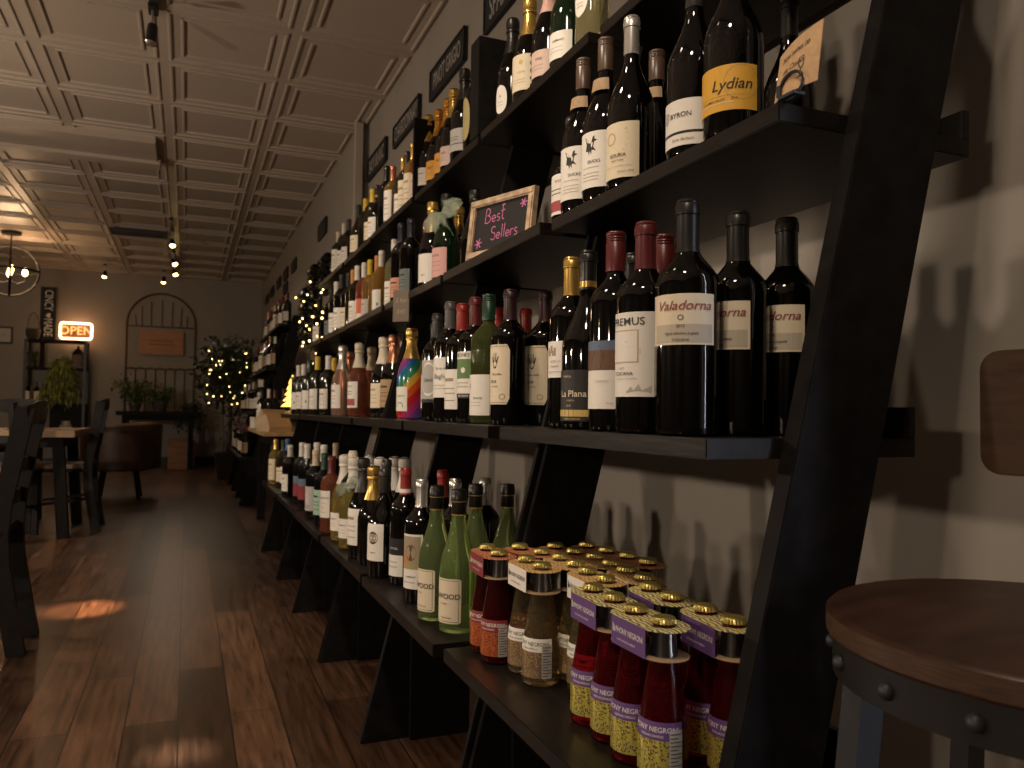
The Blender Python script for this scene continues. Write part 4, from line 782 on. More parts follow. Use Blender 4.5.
for fl, (gl, band, foil, card, panel, tx) in FLAV.items():
    ink = 'white' if band != 'white' else 'ink'
    FM[fl] = dict(body=MB().lathe(PP, 26).mesh('glass', MATS['g_' + gl], smooth=True), foil=wraplab(.014, .058, -1.25, 1.25, .0004, foil, 'foil_label'), band=wraplab(.054, .074, -1.35, 1.35, .0006, MATS['p_' + band], 'label_band'),
                  txt=curved_text('PHONY NEGRONI', .0082, 0, .002, .0655, ink, 'lettering'), sub=curved_text('NON-ALCOHOLIC', .0036, 0, .002, .0585, ink, 'lettering'), facts=wraplab(.014, .066, .78, 1.32, .0009, MATS['p_grey'], 'facts_panel'),
                  neck=MB().lathe([(rpp(.140) + .0006, .140), (rpp(.150) + .0010, .150), (.0146, .176), (.0130, .176)], 22).mesh('neck_foil', mat('dark_foil', (.16, .15, .145), .2, metal=.9), smooth=True))
def facts_lines():
    m = MB(); 
    for k in range(11):
        z = .018 + k * .0043; w_ = .46 if k % 3 else .30; r = rpp(z) + .0014; vs = []
        for i in range(5):
            a = .82 + w_ * i / 4
            for dz in (0, .0011): vs.append((r * math.cos(a), r * math.sin(a), z + dz))
        m.add(vs, [(2 * i, 2 * i + 2, 2 * i + 3, 2 * i + 1) for i in range(4)])
    return m.mesh('fine_print', MATS['p_ink'])
FACTS = facts_lines()
def stadium(w, l, n=12):
    return [(w * math.cos(a), l + w * math.sin(a)) for a in [PI * k / n for k in range(n + 1)]] + [(w * math.cos(a), -l + w * math.sin(a)) for a in [PI + PI * k / n for k in range(n + 1)]]
CAR = {}
def carrier_meshes(fl):
    if fl in CAR: return CAR[fl]
    card, panel = FLAV[fl][3], FLAV[fl][4]; w, l = .0315, .0355
    top = MB().prism(stadium(w, l), 'z', .1757, .1766).mesh('top_card', card)
    low = MB().prism(stadium(w * .97, l), 'z', .1425, .1433).mesh('lower_card', MATS['p_kraft'])
    side = MB().box(-w - .0008, -w, -l - .004, l + .004, .1425, .1766).mesh('side_panel', MATS['p_' + panel])
    ink = 'white' if panel != 'white' else 'ink'; v, f = text_geo('PHONY NEGRONI', .0078)
    m = MB().add([(-w - .0011, -x - .003, .1615 + y * 1.25) for x, y in v], f); v, f = text_geo('NON-ALCOHOLIC APERITIF', .0034)
    m.add([(-w - .0011, -x + .004, .1505 + y) for x, y in v], f)
    for k in range(3): m.box(-w - .0012, -w - .0009, .0350 - .0022 * k, .0360 - .0022 * k, .158, .168 - .002 * k)
    CAR[fl] = (top, low, side, m.mesh('lettering', MATS['p_' + ink])); return CAR[fl]
PL = {'A': 'leftmost, beside the green glass bottles', 'B': 'second from the green bottles', 'C': 'third from the green bottles', 'D': 'fourth, close to the wall', 'E': 'nearest the wall', 'F': 'in front, leftmost of the tan packs', 'G': 'middle of the far tan row', 'H': 'wall end of the far tan row',
      'I': 'just behind the left purple pack', 'J': 'just behind the right purple pack', 'K': 'left, behind the frontmost pack', 'L': 'by the wall, second row', 'M': 'frontmost of all packs', 'N': 'against the leaning post'}
PW = {'red': 'red', 'tan': 'tan', 'purple': 'purple'}
for k in PK:
    (xa, ya), (xb, yb) = PACKS[k]; fl = 'red' if k in 'ABCDE' else 'tan' if k in 'FGHIJ' else 'purple'
    f = FM[fl]
    for n, (x, y) in enumerate(((xa, ya), (xb, yb))):
        o = link('aperitif_bottle', f['body'], None, (x, y, LEVEL[1]), math.radians(206) + random.uniform(-.05, .05))
        o.scale = (1, 1, 1.06); link('crown_cap', CAPM, o); link('neck_foil', f['neck'], o)
        l = link('label', f['foil'], o); b = link('label_band', f['band'], l); link('lettering', f['txt'], l); link('fine_print', f['sub'], l)
        g = link('facts_panel', f['facts'], l); link('facts_print', FACTS, l)
        tag(o, ('farther' if n == 0 else 'nearer') + ' small bottle of the ' + PW[fl] + ' two-pack ' + PL[k], 'bottle', fl + ' aperitif bottles')
    cx, cy = (xa + xb) / 2, (ya + yb) / 2
    c = thing('carrier_sleeve', PW[fl] + ' patterned card carrier on two bottle necks, ' + PL[k], 'bottle carrier', (cx, cy, LEVEL[1]), math.atan2(xb - xa, ya - yb), fl + ' card carriers')
    c.scale = (1, 1, 1.06); tp, lo, sd, tx = carrier_meshes(fl)
    link('top_card', tp, c); link('lower_card', lo, c); s = link('side_panel', sd, c); link('lettering', tx, s)
# ------------------------------------------------------------------ signs on shelves and wall
def flat_text(m, s, size, to3, mi, shear=0.):
    v, f = text_geo(s, size, shear); m.add([to3(x, y) for x, y in v], f, mi)
def panel_sign(name, label, cat, y0, y1, z0, z1, x, text, size, group=None):
    """black board hung on the right wall, its writing facing the room"""
    t = thing(name, label, cat, (x, (y0 + y1) / 2, (z0 + z1) / 2), 0, group)
    w, h = (y1 - y0) / 2, (z1 - z0) / 2
    MB().box(-.018, 0, -w, w, -h, h).build('board', M_CHALK, t, bevel=.003)
    b = MB()
    for (a, c, d, e) in ((-w, w, h - .010, h), (-w, w, -h, -h + .010), (-w, -w + .010, -h, h), (w - .010, w, -h, h)): b.box(-.023, -.018, a, c, d, e)
    b.build('border', M_METAL, t)
    if text:
        m = MB(); flat_text(m, text, size, lambda q, r: (-.0186, -q, r * 1.75), 0); m.build('lettering', mat('dull_chalk', (.34, .31, .28), .7), t)
    return t
G = 'wine type signs along the wall'
panel_sign('wall_sign', 'black wall sign reading sparkling, above the near top shelf', 'sign', 2.56, 3.14, 2.515, 2.68, XW, 'SPARKLING', .088, G)
panel_sign('wall_sign', 'black wall sign reading pinot grigio', 'sign', 3.40, 3.96, 2.52, 2.68, XW, 'PINOT GRIGIO', .066, G)
panel_sign('wall_sign', 'black wall sign reading chardonnay', 'sign', 4.17, 4.76, 2.515, 2.65, XW, 'CHARDONNAY', .072, G)
panel_sign('wall_sign', 'black wall sign reading sauv blanc, beside the wall corner', 'sign', 4.955, 5.515, 2.51, 2.665, XW, 'SAUV BLANC', .074, G)
G2 = 'small framed boards on the far wall'
for (ya, yb, za, zb, lab) in ((6.98, 7.42, 2.455, 2.60, 'dark framed wall board just past the wall corner'), (9.06, 9.44, 2.475, 2.61, 'dark framed wall board, first of the far cluster'), (9.86, 10.26, 2.505, 2.64, 'dark framed wall board, upper of the stacked pair'),
                              (9.86, 10.26, 2.335, 2.465, 'dark framed wall board, lower of the stacked pair'), (10.66, 11.10, 2.515, 2.645, 'dark framed wall board left of the stacked pair'), (11.52, 11.98, 2.515, 2.645, 'dark framed wall board, second from the back corner'), (12.30, 12.76, 2.51, 2.64, 'dark framed wall board nearest the back corner')):
    panel_sign('wall_board', lab, 'sign', ya, yb, za, zb, XWF, None, 0, G2)

# chalkboard "Best Sellers" in a weathered frame, leaning on the third shelf
A = Vector((.672, 1.955, 0)); B = Vector((.757, 1.735, 0)); d = (B - A).normalized(); wdt = (B - A).length; hgt = .158
f = thing('chalkboard_sign', 'wood-framed chalkboard with pink chalk words standing on third shelf', 'sign', ((A.x + B.x) / 2, (A.y + B.y) / 2, LEVEL[3]), math.atan2(d.y, d.x))
# local x along the frame, local -y toward the room
lean = .12
def LN(x, y, z): return (x, y + lean * z, z)
m = MB(); W2 = wdt / 2; bw = .019
for (xa, xb, za, zb) in ((-W2, W2, hgt - bw, hgt), (-W2, W2, 0, bw), (-W2, -W2 + bw, bw, hgt - bw), (W2 - bw, W2, bw, hgt - bw)):
    m2 = MB().box(xa, xb, -.008, .008, za, zb); m.add([LN(*p) for p in m2.v], m2.f)
    q = .004
    m2 = MB().box(xa + q, xb - q, -.0105, -.008, za + q, zb - q); m.add([LN(*p) for p in m2.v], m2.f)
m.build('wooden_frame', M_FRAME, f)
m2 = MB().box(-W2 + bw, W2 - bw, -.002, .004, bw, hgt - bw); MB().add([LN(*p) for p in m2.v], m2.f).build('slate', M_CHALK, f)
def arc(cx, cy, rx, ry, a0, a1, n=9): return [(cx + rx * math.cos(math.radians(a0 + (a1 - a0) * i / n)), cy + ry * math.sin(math.radians(a0 + (a1 - a0) * i / n))) for i in range(n + 1)]
def star(cx, cy, r): return [[(cx - r * math.cos(a), cy - r * math.sin(a)), (cx + r * math.cos(a), cy + r * math.sin(a))] for a in (0.15, 1.2, 2.25)]
ST = [[(0, 0), (.15, 2)], arc(.35, 1.52, .55, .5, 100, -90), arc(.4, .5, .7, .52, 95, -120)]                                   # B
ST += [[(1.40, .42), (2.1, .5)] + arc(1.75, .45, .36, .45, 5, 320)]                                              # e
ST += [arc(2.7, .72, .26, .26, 40, 270, 7) + arc(2.68, .24, .28, .24, 90, -140, 7)]                                          # s
ST += [[(3.45, 2.1), (3.4, .3), (3.6, .05), (3.8, .15)], [(3.1, 1.25), (3.9, 1.35)], arc(3.5, 1.95, .25, .22, 180, 0, 5)]       # t
O = (1.5, -2.5)
def off(st, o, s=1.): return [[(x * s + o[0], y * s + o[1]) for x, y in q] for q in st]
S2 = [arc(.45, 1.35, .42, .42, 40, 270, 8) + arc(.42, .45, .45, .48, 90, -150, 8), [(1.12, .40), (1.78, .46)] + arc(1.45, .42, .34, .42, 5, 320), [(2.15, 1.9), (2.1, .1)], [(2.6, 1.95), (2.55, .1)], [(2.93, .42), (3.57, .48)] + arc(3.25, .45, .33, .42, 5, 320), [(3.85, .95), (3.85, .05)], arc(4.15, .6, .3, .3, 180, 50, 5), arc(4.85, .72, .24, .24, 40, 270, 7) + arc(4.83, .24, .26, .24, 90, -140, 7)]
ST = ST + off(S2, O)
sc = .0190
hand = [[((x - 3.2) * sc, (y + .2) * sc + .088) for x, y in q] for q in ST]
for st in (star(W2 - bw - .020, hgt - bw - .016, .012), star(-W2 + bw + .020, bw + .022, .014)):
    v, fc = ribbon(st, .0034); MB().add([LN(x, -.0026, z) for x, z in v], fc).build('chalk_star', MATS['p_chalkpink'], f)
v, fc = ribbon(hand, .0027)
MB().add([LN(x, -.0026, z) for x, z in v], fc).build('chalk_writing', MATS['p_chalkpink'], f)

# kraft note card in a ring clip at the front corner of the third shelf
c = thing('note_card', 'kraft note card with handwriting in a ring clip, on third shelf corner', 'card', (.705, .815, LEVEL[3]))
def CP(u, v): 
    # u along the card toward the camera, v up; slightly bowed
    a = Vector((-.020, -.018, .004)); b = Vector((-.010, -.082, .012)); p = a.lerp(b, u); p.x += -.006 * math.sin(PI * u)
    top = .062 + .016 * u; return (p.x + .010 * v, p.y, p.z + v * top)
m = MB(); n = 10
vs = [CP(i / n, j) for i in range(n + 1) for j in (0, 1)]; m.add(vs, [(2 * i, 2 * i + 2, 2 * i + 3, 2 * i + 1) for i in range(n)])
vs = [(x + .0008, y, z) for x, y, z in vs]; m.add(vs, [(2 * i, 2 * i + 1, 2 * i + 3, 2 * i + 2) for i in range(n)])
m.build('card', mat('kraft_card', (.50, .32, .17), .7, noise=.12, nscale=120), c, smooth=True)
m = MB()
def onc(x, y): q = CP(x, y); return (q[0] - .0007, q[1], q[2])
for s, x, y, sz in (('New wines to', .47, .76, .118), ('the Casino', .44, .50, .118), ('fun', .22, .25, .11)):
    v, fc = text_geo(s, sz, .35); m.add([onc(x + p * .95, y + q * 1.35 + p * .02) for p, q in v], fc)
v, fc = ribbon([arc(.66, .46, .05, .10, 180, 360), [(.61, .46), (.62, .56), (.70, .56), (.71, .46)], [(.66, .36), (.65, .22)], [(.58, .20), (.72, .22)]], .016); m.add([onc(x, y) for x, y in v], fc)
m.build('handwriting', MATS['p_ink'], c)
m = MB(); m.tube([(-.021, -.050 + .020 * math.cos(a), .016 + .016 * math.sin(a)) for a in [k * PI / 8 for k in range(16)]], .0022, 6, closed=True)
m.box(-.030, -.012, -.064, -.036, 0, .004); m.box(-.024, -.017, -.033, -.026, .008, .022); m.build('ring_clip', M_GUN, c, smooth=False)

# small dark price tag on the third shelf's edge
t = thing('shelf_tag', 'small dark tag with chalk writing on the third shelf edge', 'tag', (.650, 2.56, LEVEL[3] + .006), .80)
MB().box(-.003, .001, -.030, .030, -.105, 0).build('card', mat('tag_brown', (.16, .125, .095), .6), t)
m = MB()
for s, z in (('3 for', -.035), ('$45', -.072)): flat_text(m, s, .022, lambda q, r, z=z: (-.0034, -q, z + r), 0, .2)
m.build('writing', MATS['p_sepia'], t)
# little yellowed strip tucked under the near top shelf
tag(MB().box(0, .12, -.012, .012, 0, .0015).build('paper_strip', mat('strip_paper', (.60, .50, .26), .5), None, (.80, 1.478, LEVEL[4] + .0008)), 'yellowed paper strip lying at the seam of top shelf', 'paper')

# ------------------------------------------------------------------ bar stool in the right foreground
s = thing('bar_stool', 'industrial bar stool with round walnut seat and riveted black rim', 'bar stool', (.7425, .481, 0), math.radians(190))
SZ = .7144; SR = .200
m = MB(); m.lathe([(.002, SZ - .026), (SR - .004, SZ - .026), (SR, SZ - .022), (SR, SZ - .004)], 72, 1); m.lathe([(SR, SZ - .004), (SR - .0035, SZ - .0003), (SR - .006, SZ), (.002, SZ)], 72, 0)
m.build('seat', [M_SEATW, M_SEATE], s, smooth=True)
rim = MB().lathe([(SR - .016, SZ - .062), (SR - .006, SZ - .062), (SR - .006, SZ - .0265), (SR - .016, SZ - .0265)], 72).build('seat_rim', M_METAL, s, smooth=True)
for k in range(16):
    a = 2 * PI * (k + .3) / 16
    MB().ball((0, 0, 0), .0075, 8).build('rivet', M_GUN, rim, ((SR - .0055) * math.cos(a), (SR - .0055) * math.sin(a), SZ - .044), smooth=True)
for k in range(4):
    a = PI / 4 + k * PI / 2 + .12
    m = MB(); p0 = ((SR - .030) * math.cos(a), (SR - .030) * math.sin(a), SZ - .03); p1 = ((SR + .035) * math.cos(a), (SR + .035) * math.sin(a), 0)
    m.tube([p0, p1], 0, rect=(.036, .020)); m.build('leg', M_GUN, s)
m = MB(); m.tube([((SR + .010) * math.cos(a), (SR + .010) * math.sin(a), .24) for a in [2 * PI * k / 40 for k in range(40)]], .009, 8, closed=True); m.build('foot_ring', M_GUN, s, smooth=True)
for sg in (-1, 1):
    m = MB(); m.tube([(-.165, sg * .085, SZ - .05), (-.208, sg * .085, SZ + .05), (-.218, sg * .085, SZ + .23)], 0, rect=(.026, .008)); m.build('back_strut', M_GUN, s)
m = MB(); n = 18; pts = []
bw_, bz0, bz1, rr_ = .172, SZ + .118, SZ + .269, .024
for cx_, cz_, a0 in ((bw_ - rr_, bz1 - rr_, 0), (-bw_ + rr_, bz1 - rr_, 90), (-bw_ + rr_, bz0 + rr_, 180), (bw_ - rr_, bz0 + rr_, 270)): pts += arc(cx_, cz_, rr_, rr_, a0, a0 + 90, 6)
m.prism(pts, 'x', -.212, -.197)
m.build('backrest', M_BACKW, s, bevel=.0015)

# ------------------------------------------------------------------ dining chairs, tables on the left
def make_chair(label, x, y, rz, w=.36, tall=.89, pad=True, cushion_mat=None):
    """local frame: the chair faces -x, its back is at +x"""
    c = thing('dining_chair', label, 'chair', (x, y, 0), rz, 'dark dining chairs')
    prof = [(.000, 0), (-.030, .16), (-.058, .32), (-.066, .44), (-.056, .56), (-.030, .70), (.004, tall)]
    for sg in (-1, 1):
        m = MB(); m.tube([(px, sg * w / 2, pz) for px, pz in prof], 0, rect=(.060, .032)); m.build('rear_leg', M_CHAIR, c)
        m = MB(); m.tube([(-.43, sg * w / 2, 0), (-.42, sg * w / 2, .44)], 0, rect=(.034, .034)); m.build('front_leg', M_CHAIR, c)
        m = MB(); m.tube([(-.40, sg * w / 2, .20), (-.05, sg * w / 2, .24)], 0, rect=(.02, .022)); m.build('stretcher', M_CHAIR, c)
    m = MB(); m.box(-.45, -.05, -w / 2 - .02, w / 2 + .02, .43, .455); m.build('seat', M_CHAIR, c, bevel=.006)
    if pad:
        m = MB(); m.box(-.44, -.06, -w / 2 - .01, w / 2 + .01, .4555, .485); m.build('seat_pad', mat('seat_pad', (.50, .38, .31), .8), c, bevel=.012, smooth=True)
    m = MB(); pts = [(.004 + .030 * math.cos(PI * k / 10 - PI / 2) * 1, -w / 2 - .015 + (w + .03) * k / 10, tall - .035 + .025 * math.sin(PI * k / 10)) for k in range(11)]
    m.tube(pts, 0, rect=(.026, .075)); m.build('top_rail', M_CHAIR, c, bevel=.004)
    for z_, px in ((.56, -.056), (.68, -.034)):
        m = MB(); m.tube([(px + .012 * math.sin(PI * k / 6), -w / 2 + w * k / 6, z_) for k in range(7)], 0, rect=(.016, .05)); m.build('back_rail', M_CHAIR, c)
    return c
make_chair('dark wooden chair with curved rear legs at the left picture edge', -.545, 3.47, 0, w=.28, tall=.895, pad=False)
make_chair('dark chair with pale seat pad at the right end of dining table', -.585, 6.62, 0, w=.34, tall=.94)
make_chair('dark chair with curved top rail on the near side of dining table', -1.22, 6.0, -PI / 2 - .2, w=.36, tall=.92)
make_chair('dark chair on the far side of the dining table', -1.25, 7.30, PI / 2, w=.36, tall=.93)

def table(name, label, x0, x1, y0, y1, h, topm, legm, th=.045, splay=.05, lw=.07, edge=0.):
    t = thing(name, label, 'table', ((x0 + x1) / 2, (y0 + y1) / 2, 0))
    w, l = (x1 - x0) / 2, (y1 - y0) / 2
    MB().box(-w, w, -l, l, h - th, h).build('tabletop', topm, t, bevel=.004)
    MB().box(-w + .08, w - .08, -l + .06, l - .06, h - th - .07, h - th).build('apron', legm, t)
    for sx in (-1, 1):
        for sy in (-1, 1):
            m = MB(); m.tube([(sx * (w - .11), sy * (l - .10), h - th - .01), (sx * (w - .11 + splay), sy * (l - .10 + splay * .4), 0)], 0, rect=(lw, lw)); m.build('leg', legm, t)
    return t
table('dining_table', 'wooden dining table on splayed black legs, left of the aisle', -2.1, -.70, 6.10, 7.0, .735, M_TBL, M_BLACKP)
table('oak_topped_table', 'narrow table with pale wooden top between the shelf rows', .47, 1.02, 5.42, 6.90, .75, mat('oak_top', (.42, .28, .15), .4, noise=.25, nscale=5, stretch=(8, 1, 8)), M_BLACKP, .03, 0., .06)
table('console_table', 'dark console table with plants against the back wall', -.93, .17, 12.45, 13.05, .845, M_BLACKP, M_BLACKP, .06, 0., .07)

# curved tub chair
tc = thing('tub_chair', 'rounded brown tub chair beyond the dining table', 'chair', (-.60, 8.75, 0), 0)
brown = mat('brown_leather', (.052, .024, .014), .42, bump=.1, noise=.2, nscale=18)
vs = []; n = 24; R1, R2 = .37, .31
m = MB()
for i in range(n + 1):
    a = math.radians(-120 + 240 * i / n); zt = .70 + .04 * math.cos(a)
    for r_, z_ in ((R1, .30), (R1 + .012, zt), (R2, zt), (R2 - .01, .30)): vs.append((r_ * math.cos(a - .6), r_ * math.sin(a - .6), z_))
m.add(vs, [(4 * i + k, 4 * i + (k + 1) % 4, 4 * i + 4 + (k + 1) % 4, 4 * i + 4 + k) for i in range(n) for k in range(4)] + [(0, 1, 2, 3), (4 * n + 3, 4 * n + 2, 4 * n + 1, 4 * n)])
m.build('curved_back', brown, tc, smooth=True)
m = MB(); m.tube([((R1 - .03) * math.cos(math.radians(-120 + 240 * i / n) - .6), (R1 - .03) * math.sin(math.radians(-120 + 240 * i / n) - .6), .705 + .04 * math.cos(math.radians(-120 + 240 * i / n))) for i in range(n + 1)], 0, rect=(.085, .022)); m.build('back_rim', mat('lit_rim', (.26, .13, .07), .3), tc)  # light along the rim is put into this paler colour
MB().lathe([(.002, .28), (.28, .28), (.30, .32), (.29, .44), (.25, .46), (.002, .465)], 28).build('seat', brown, tc, smooth=True)
for k in range(4):
    a = PI / 4 + k * PI / 2; m = MB(); m.tube([(.20 * math.cos(a), .20 * math.sin(a), .285), (.26 * math.cos(a), .26 * math.sin(a), 0)], 0, rect=(.035, .035)); m.build('leg', M_BLACKP, tc)
b = thing('wooden_crate', 'orange-brown wooden box under the console table', 'box', (-.06, 12.72, 0))
MB().box(-.18, .18, -.15, .15, 0, .40).build('box_body', mat('orange_wood', (.22, .09, .035), .45, noise=.3, nscale=5, stretch=(1, 6, 6)), b, bevel=.004)
MB().box(-.19, .19, -.16, .16, .40, .425).build('lid', mat('orange_wood_lid', (.25, .13, .06), .45), b, bevel=.004)

# ------------------------------------------------------------------ back wall: plants, arch, shelf, neon sign
def leaves(m, pts, ls, rnd, droop=.3, wid=.45):
    for p in pts:
        a = rnd.uniform(0, 2 * PI); t = rnd.uniform(-.9, .7) - droop
        d = Vector((math.cos(a) * math.cos(t), math.sin(a) * math.cos(t), math.sin(t))); q = Vector((-math.sin(a), math.cos(a), rnd.uniform(-.5, .5))).normalized()
        L = ls * rnd.uniform(.6, 1.3); p = Vector(p); n = d.cross(q).normalized() * L * .08
        m.add([p, p + d * L * .5 + q * L * wid * .5 + n, p + d * L, p + d * L * .5 - q * L * wid * .5 + n], [(0, 1, 2, 3)])
def plant(name, label, loc, hgt, rad, n, ls, leafm, pot=(.10, .16), stems=6, seed=1, droop=.3, trail=0., spread=.35):
    rnd = random.Random(seed); t = thing(name, label, 'plant', loc)
    pr, ph = pot
    MB().lathe([(pr * .7, 0), (pr * .98, ph * .9), (pr * 1.06, ph * .9), (pr * 1.06, ph), (pr * .92, ph), (pr * .9, ph * .88), (.002, ph * .86)], 20).build('pot', M_PLANT_POT, t, smooth=True)
    st = MB(); lf = MB(); pts = []
    for k in range(stems):
        a = 2 * PI * k / stems + rnd.uniform(-.3, .3); r = rad * rnd.uniform(.4, 1)
        q = [(pr * .3 * math.cos(a) * (1 - f) + r * math.cos(a) * f ** 1.3, pr * .3 * math.sin(a) * (1 - f) + r * math.sin(a) * f ** 1.3, ph * .85 + (hgt - ph) * f * rnd.uniform(.92, 1.05) - trail * f * f) for f in (0, .25, .5, .75, 1)]
        st.tube(q, .005, 5)
        for _ in range(n // stems):
            f = rnd.uniform(.15, 1); i = min(3, int(f * 4)); g = f * 4 - i
            pts.append(tuple(q[i][c] * (1 - g) + q[i + 1][c] * g + rnd.gauss(0, rad * spread * .4) for c in range(3)))
    st.build('stems', M_LEAFD, t); leaves(lf, pts, ls, rnd, droop, .18 if name == 'fern' else .45); lf.build('foliage', leafm, t)
    return t
plant('potted_plant', 'leafy potted plant at the left end of the console', (-.70, 12.72, .845), .46, .30, 420, .085, M_LEAF, (.09, .12), 8, 3)
plant('potted_plant', 'spreading potted plant at the middle of the console', (-.37, 12.68, .845), .34, .30, 420, .075, M_LEAF, (.12, .14), 9, 4, .4)
plant('trailing_plant', 'trailing green plant hanging over the console right end', (.06, 12.70, .845), .20, .30, 520, .07, M_LEAFD, (.09, .12), 11, 5, .6, .42)
# tall tree with fairy lights at the end of the far shelves
tr = plant('potted_tree', 'dark potted tree strung with fairy lights in back corner', (.50, 10.75, 0), 1.0, .2, 40, .1, M_LEAFD, (.17, .34), 4, 6)
rnd = random.Random(11); pts = [(max(-.4, min(.4, rnd.gauss(0, .17))), max(-.4, min(.4, rnd.gauss(0, .17))), 1.36 + max(-.5, min(.45, rnd.gauss(0, .20)))) for _ in range(2600)]
m = MB(); leaves(m, pts, .10, rnd, .3); m.build('crown', M_LEAFD, tr)
m = MB(); m.tube([(0, 0, .3), (.02, .01, .8), (0, 0, 1.3)], [.03, .025, .018], 8); m.build('trunk', M_PLANT_POT, tr)

def string_lights(label, pts, r=.007, m=M_FAIRY, path=None):
    t = thing('string_lights', label, 'lights', pts[0])
    o = Vector(pts[0]); q = [Vector(p) - o for p in pts]
    MB().tube([p + Vector((0, 0, .006)) for p in q], .0012, 4).build('wire', M_METAL, t)
    me = cached(('bulb', r, m.name), lambda: MB().ball((0, 0, 0), r, 6).mesh('bulb', m, smooth=True))
    for p in q: link('bulb', me, t, p)
    return t
rnd = random.Random(5)
string_lights('warm fairy lights wound through the dark corner tree', sorted([(.50 + rnd.uniform(-.28, .2), 10.75 - rnd.uniform(.24, .34), 1.33 + rnd.uniform(-.38, .32)) for _ in range(34)], key=lambda p: p[2]), .007)

# arched trellis with wooden board
ar = thing('arched_trellis', 'tall arched metal trellis on the back wall', 'trellis', (-.40, YB - .03, 0))
iron = mat('rust_iron', (.10, .060, .038), .5, metal=.3)
AW, AZ, AB = .49, 2.19, .70
m = MB(); m.tube([(-AW, 0, AB)] + [(AW * math.cos(PI - PI * k / 20), 0, AZ + AW * math.sin(PI * k / 20)) for k in range(21)] + [(AW, 0, AB)], .015, 8); m.build('outer_frame', iron, ar, smooth=True)
for zz in (AZ - .03, 1.50): MB().tube([(-AW, 0, zz), (AW, 0, zz)], .009, 6).build('cross_bar', iron, ar)
m = MB()
for k in range(1, 8):
    a = PI * k / 8; m.tube([(.25 * math.cos(a) * 1.55, 0, AZ - .03), (AW * .82 * math.cos(a), 0, AZ + AW * .80 * math.sin(a))], .007, 6)
m.build('fan_bars', iron, ar); m = MB()
for k in range(7):
    x = -AW + 2 * AW * (k + .5) / 7
    m.tube([(x - AW / 7, 0, AB), (x - AW / 7, 0, 1.46)] + [(x - AW / 7 * math.cos(PI * j / 6), 0, 1.46 + .06 * math.sin(PI * j / 6)) for j in range(1, 6)] + [(x + AW / 7, 0, 1.46), (x + AW / 7, 0, AB)], .006, 6)
m.build('scroll_bars', iron, ar)
o = thing('wooden_plaque', 'plain brown wooden plaque hung on the arched trellis', 'sign', (-.39, YB - .075, 1.91))
MB().box(-.315, .315, 0, .025, -.19, .19).build('board', mat('plaque_wood', (.36, .155, .055), .45, noise=.2, nscale=4, stretch=(1, 1, 6)), o, bevel=.006)
m = MB()
for zz, ww in ((.03, .17), (-.03, .19)): m.box(-ww, ww, -.0015, .0005, zz - .012, zz + .012)
m.build('faded_writing', mat('plaque_ink', (.24, .095, .035), .5), o)

# etagere
et = thing('etagere', 'black metal shelf stand with plants and bottles at back wall', 'shelf unit', (-1.78, 13.24, 0))
EW = .38
for sx in (-1, 1):
    for sy in (-1, 1): MB().box(sx * EW - .018, sx * EW + .018, sy * .16 - .018, sy * .16 + .018, 0, 1.86).build('post', M_METAL, et)
for z_ in (1.86, 1.46, .94, .50): MB().box(-EW, EW, -.17, .17, z_ - .03, z_).build('shelf_board', M_BLACKP, et)
MB().box(-.20, -.185, -.16, .16, 1.46, 1.83).build('partition', M_BLACKP, et)
MB().box(-.05, EW, -.165, -.15, .50, .92).build('cabinet_door', M_BLACKP, et)
for k, dx in enumerate((-.335, -.215, -.095)):
    bottle(2, 'B', -1.79 + dx, 13.12, .31, 'dark', 'cap', 'black', 'creamtall', '', '', z=.94, face=-PI / 2, label=['dark bottle with cream label, left of three on the stand', 'dark bottle with cream label, middle of three on the stand', 'dark bottle with cream label, right of three on the stand'][k], group='three bottles on the back stand')
plant('fern', 'bright trailing fern on the black shelf stand', (-1.70, 13.10, 1.46), .30, .24, 1500, .12, M_FERN, (.08, .12), 18, 8, .9, .75)
plant('small_plant', 'small round plant at the left of the shelf stand', (-2.08, 13.14, 1.46), .24, .10, 160, .05, M_LEAF, (.05, .07), 6, 9)
ln = thing('lantern', 'dark metal lantern on the shelf stand', 'lantern', (-1.50, 13.14, 1.46))
MB().box(-.09, .09, -.09, .09, 0, .02).build('base', M_METAL, ln); MB().lathe([(.075, .02), (.085, .10), (.07, .20), (.03, .24)], 8).build('body', mat('smoky_glass', (.16, .12, .10), .1), ln)
MB().lathe([(.09, .20), (.05, .26), (.015, .29), (.015, .33), (.002, .335)], 8).build('roof', M_METAL, ln)
pk = thing('woven_basket', 'small dark basket with looped handle on stand top', 'basket', (-2.09, 13.2, 1.86))
MB().lathe([(.05, 0), (.09, .05), (.10, .14), (.085, .16), (.08, .15), (.002, .05)], 16).build('basket_bowl', mat('wicker', (.06, .045, .03), .8, bump=.5, nscale=60), pk, smooth=True)
m = MB(); m.tube([(.075 * math.cos(PI * k / 12), 0, .15 + .24 * math.sin(PI * k / 12)) for k in range(13)], .008, 6); m.build('handle', mat('wicker_handle', (.12, .08, .05), .7), pk, smooth=True)
vz = thing('patterned_vase', 'small pale patterned vase at the bottom of the stand', 'vase', (-1.62, 13.10, .50))
MB().lathe([(.05, 0), (.085, .05), (.09, .10), (.06, .16), (.065, .19), (.055, .185), (.002, .10)], 16).build('body', mat('vase_pale', (.34, .31, .28), .4, noise=.4, nscale=24), vz, smooth=True)

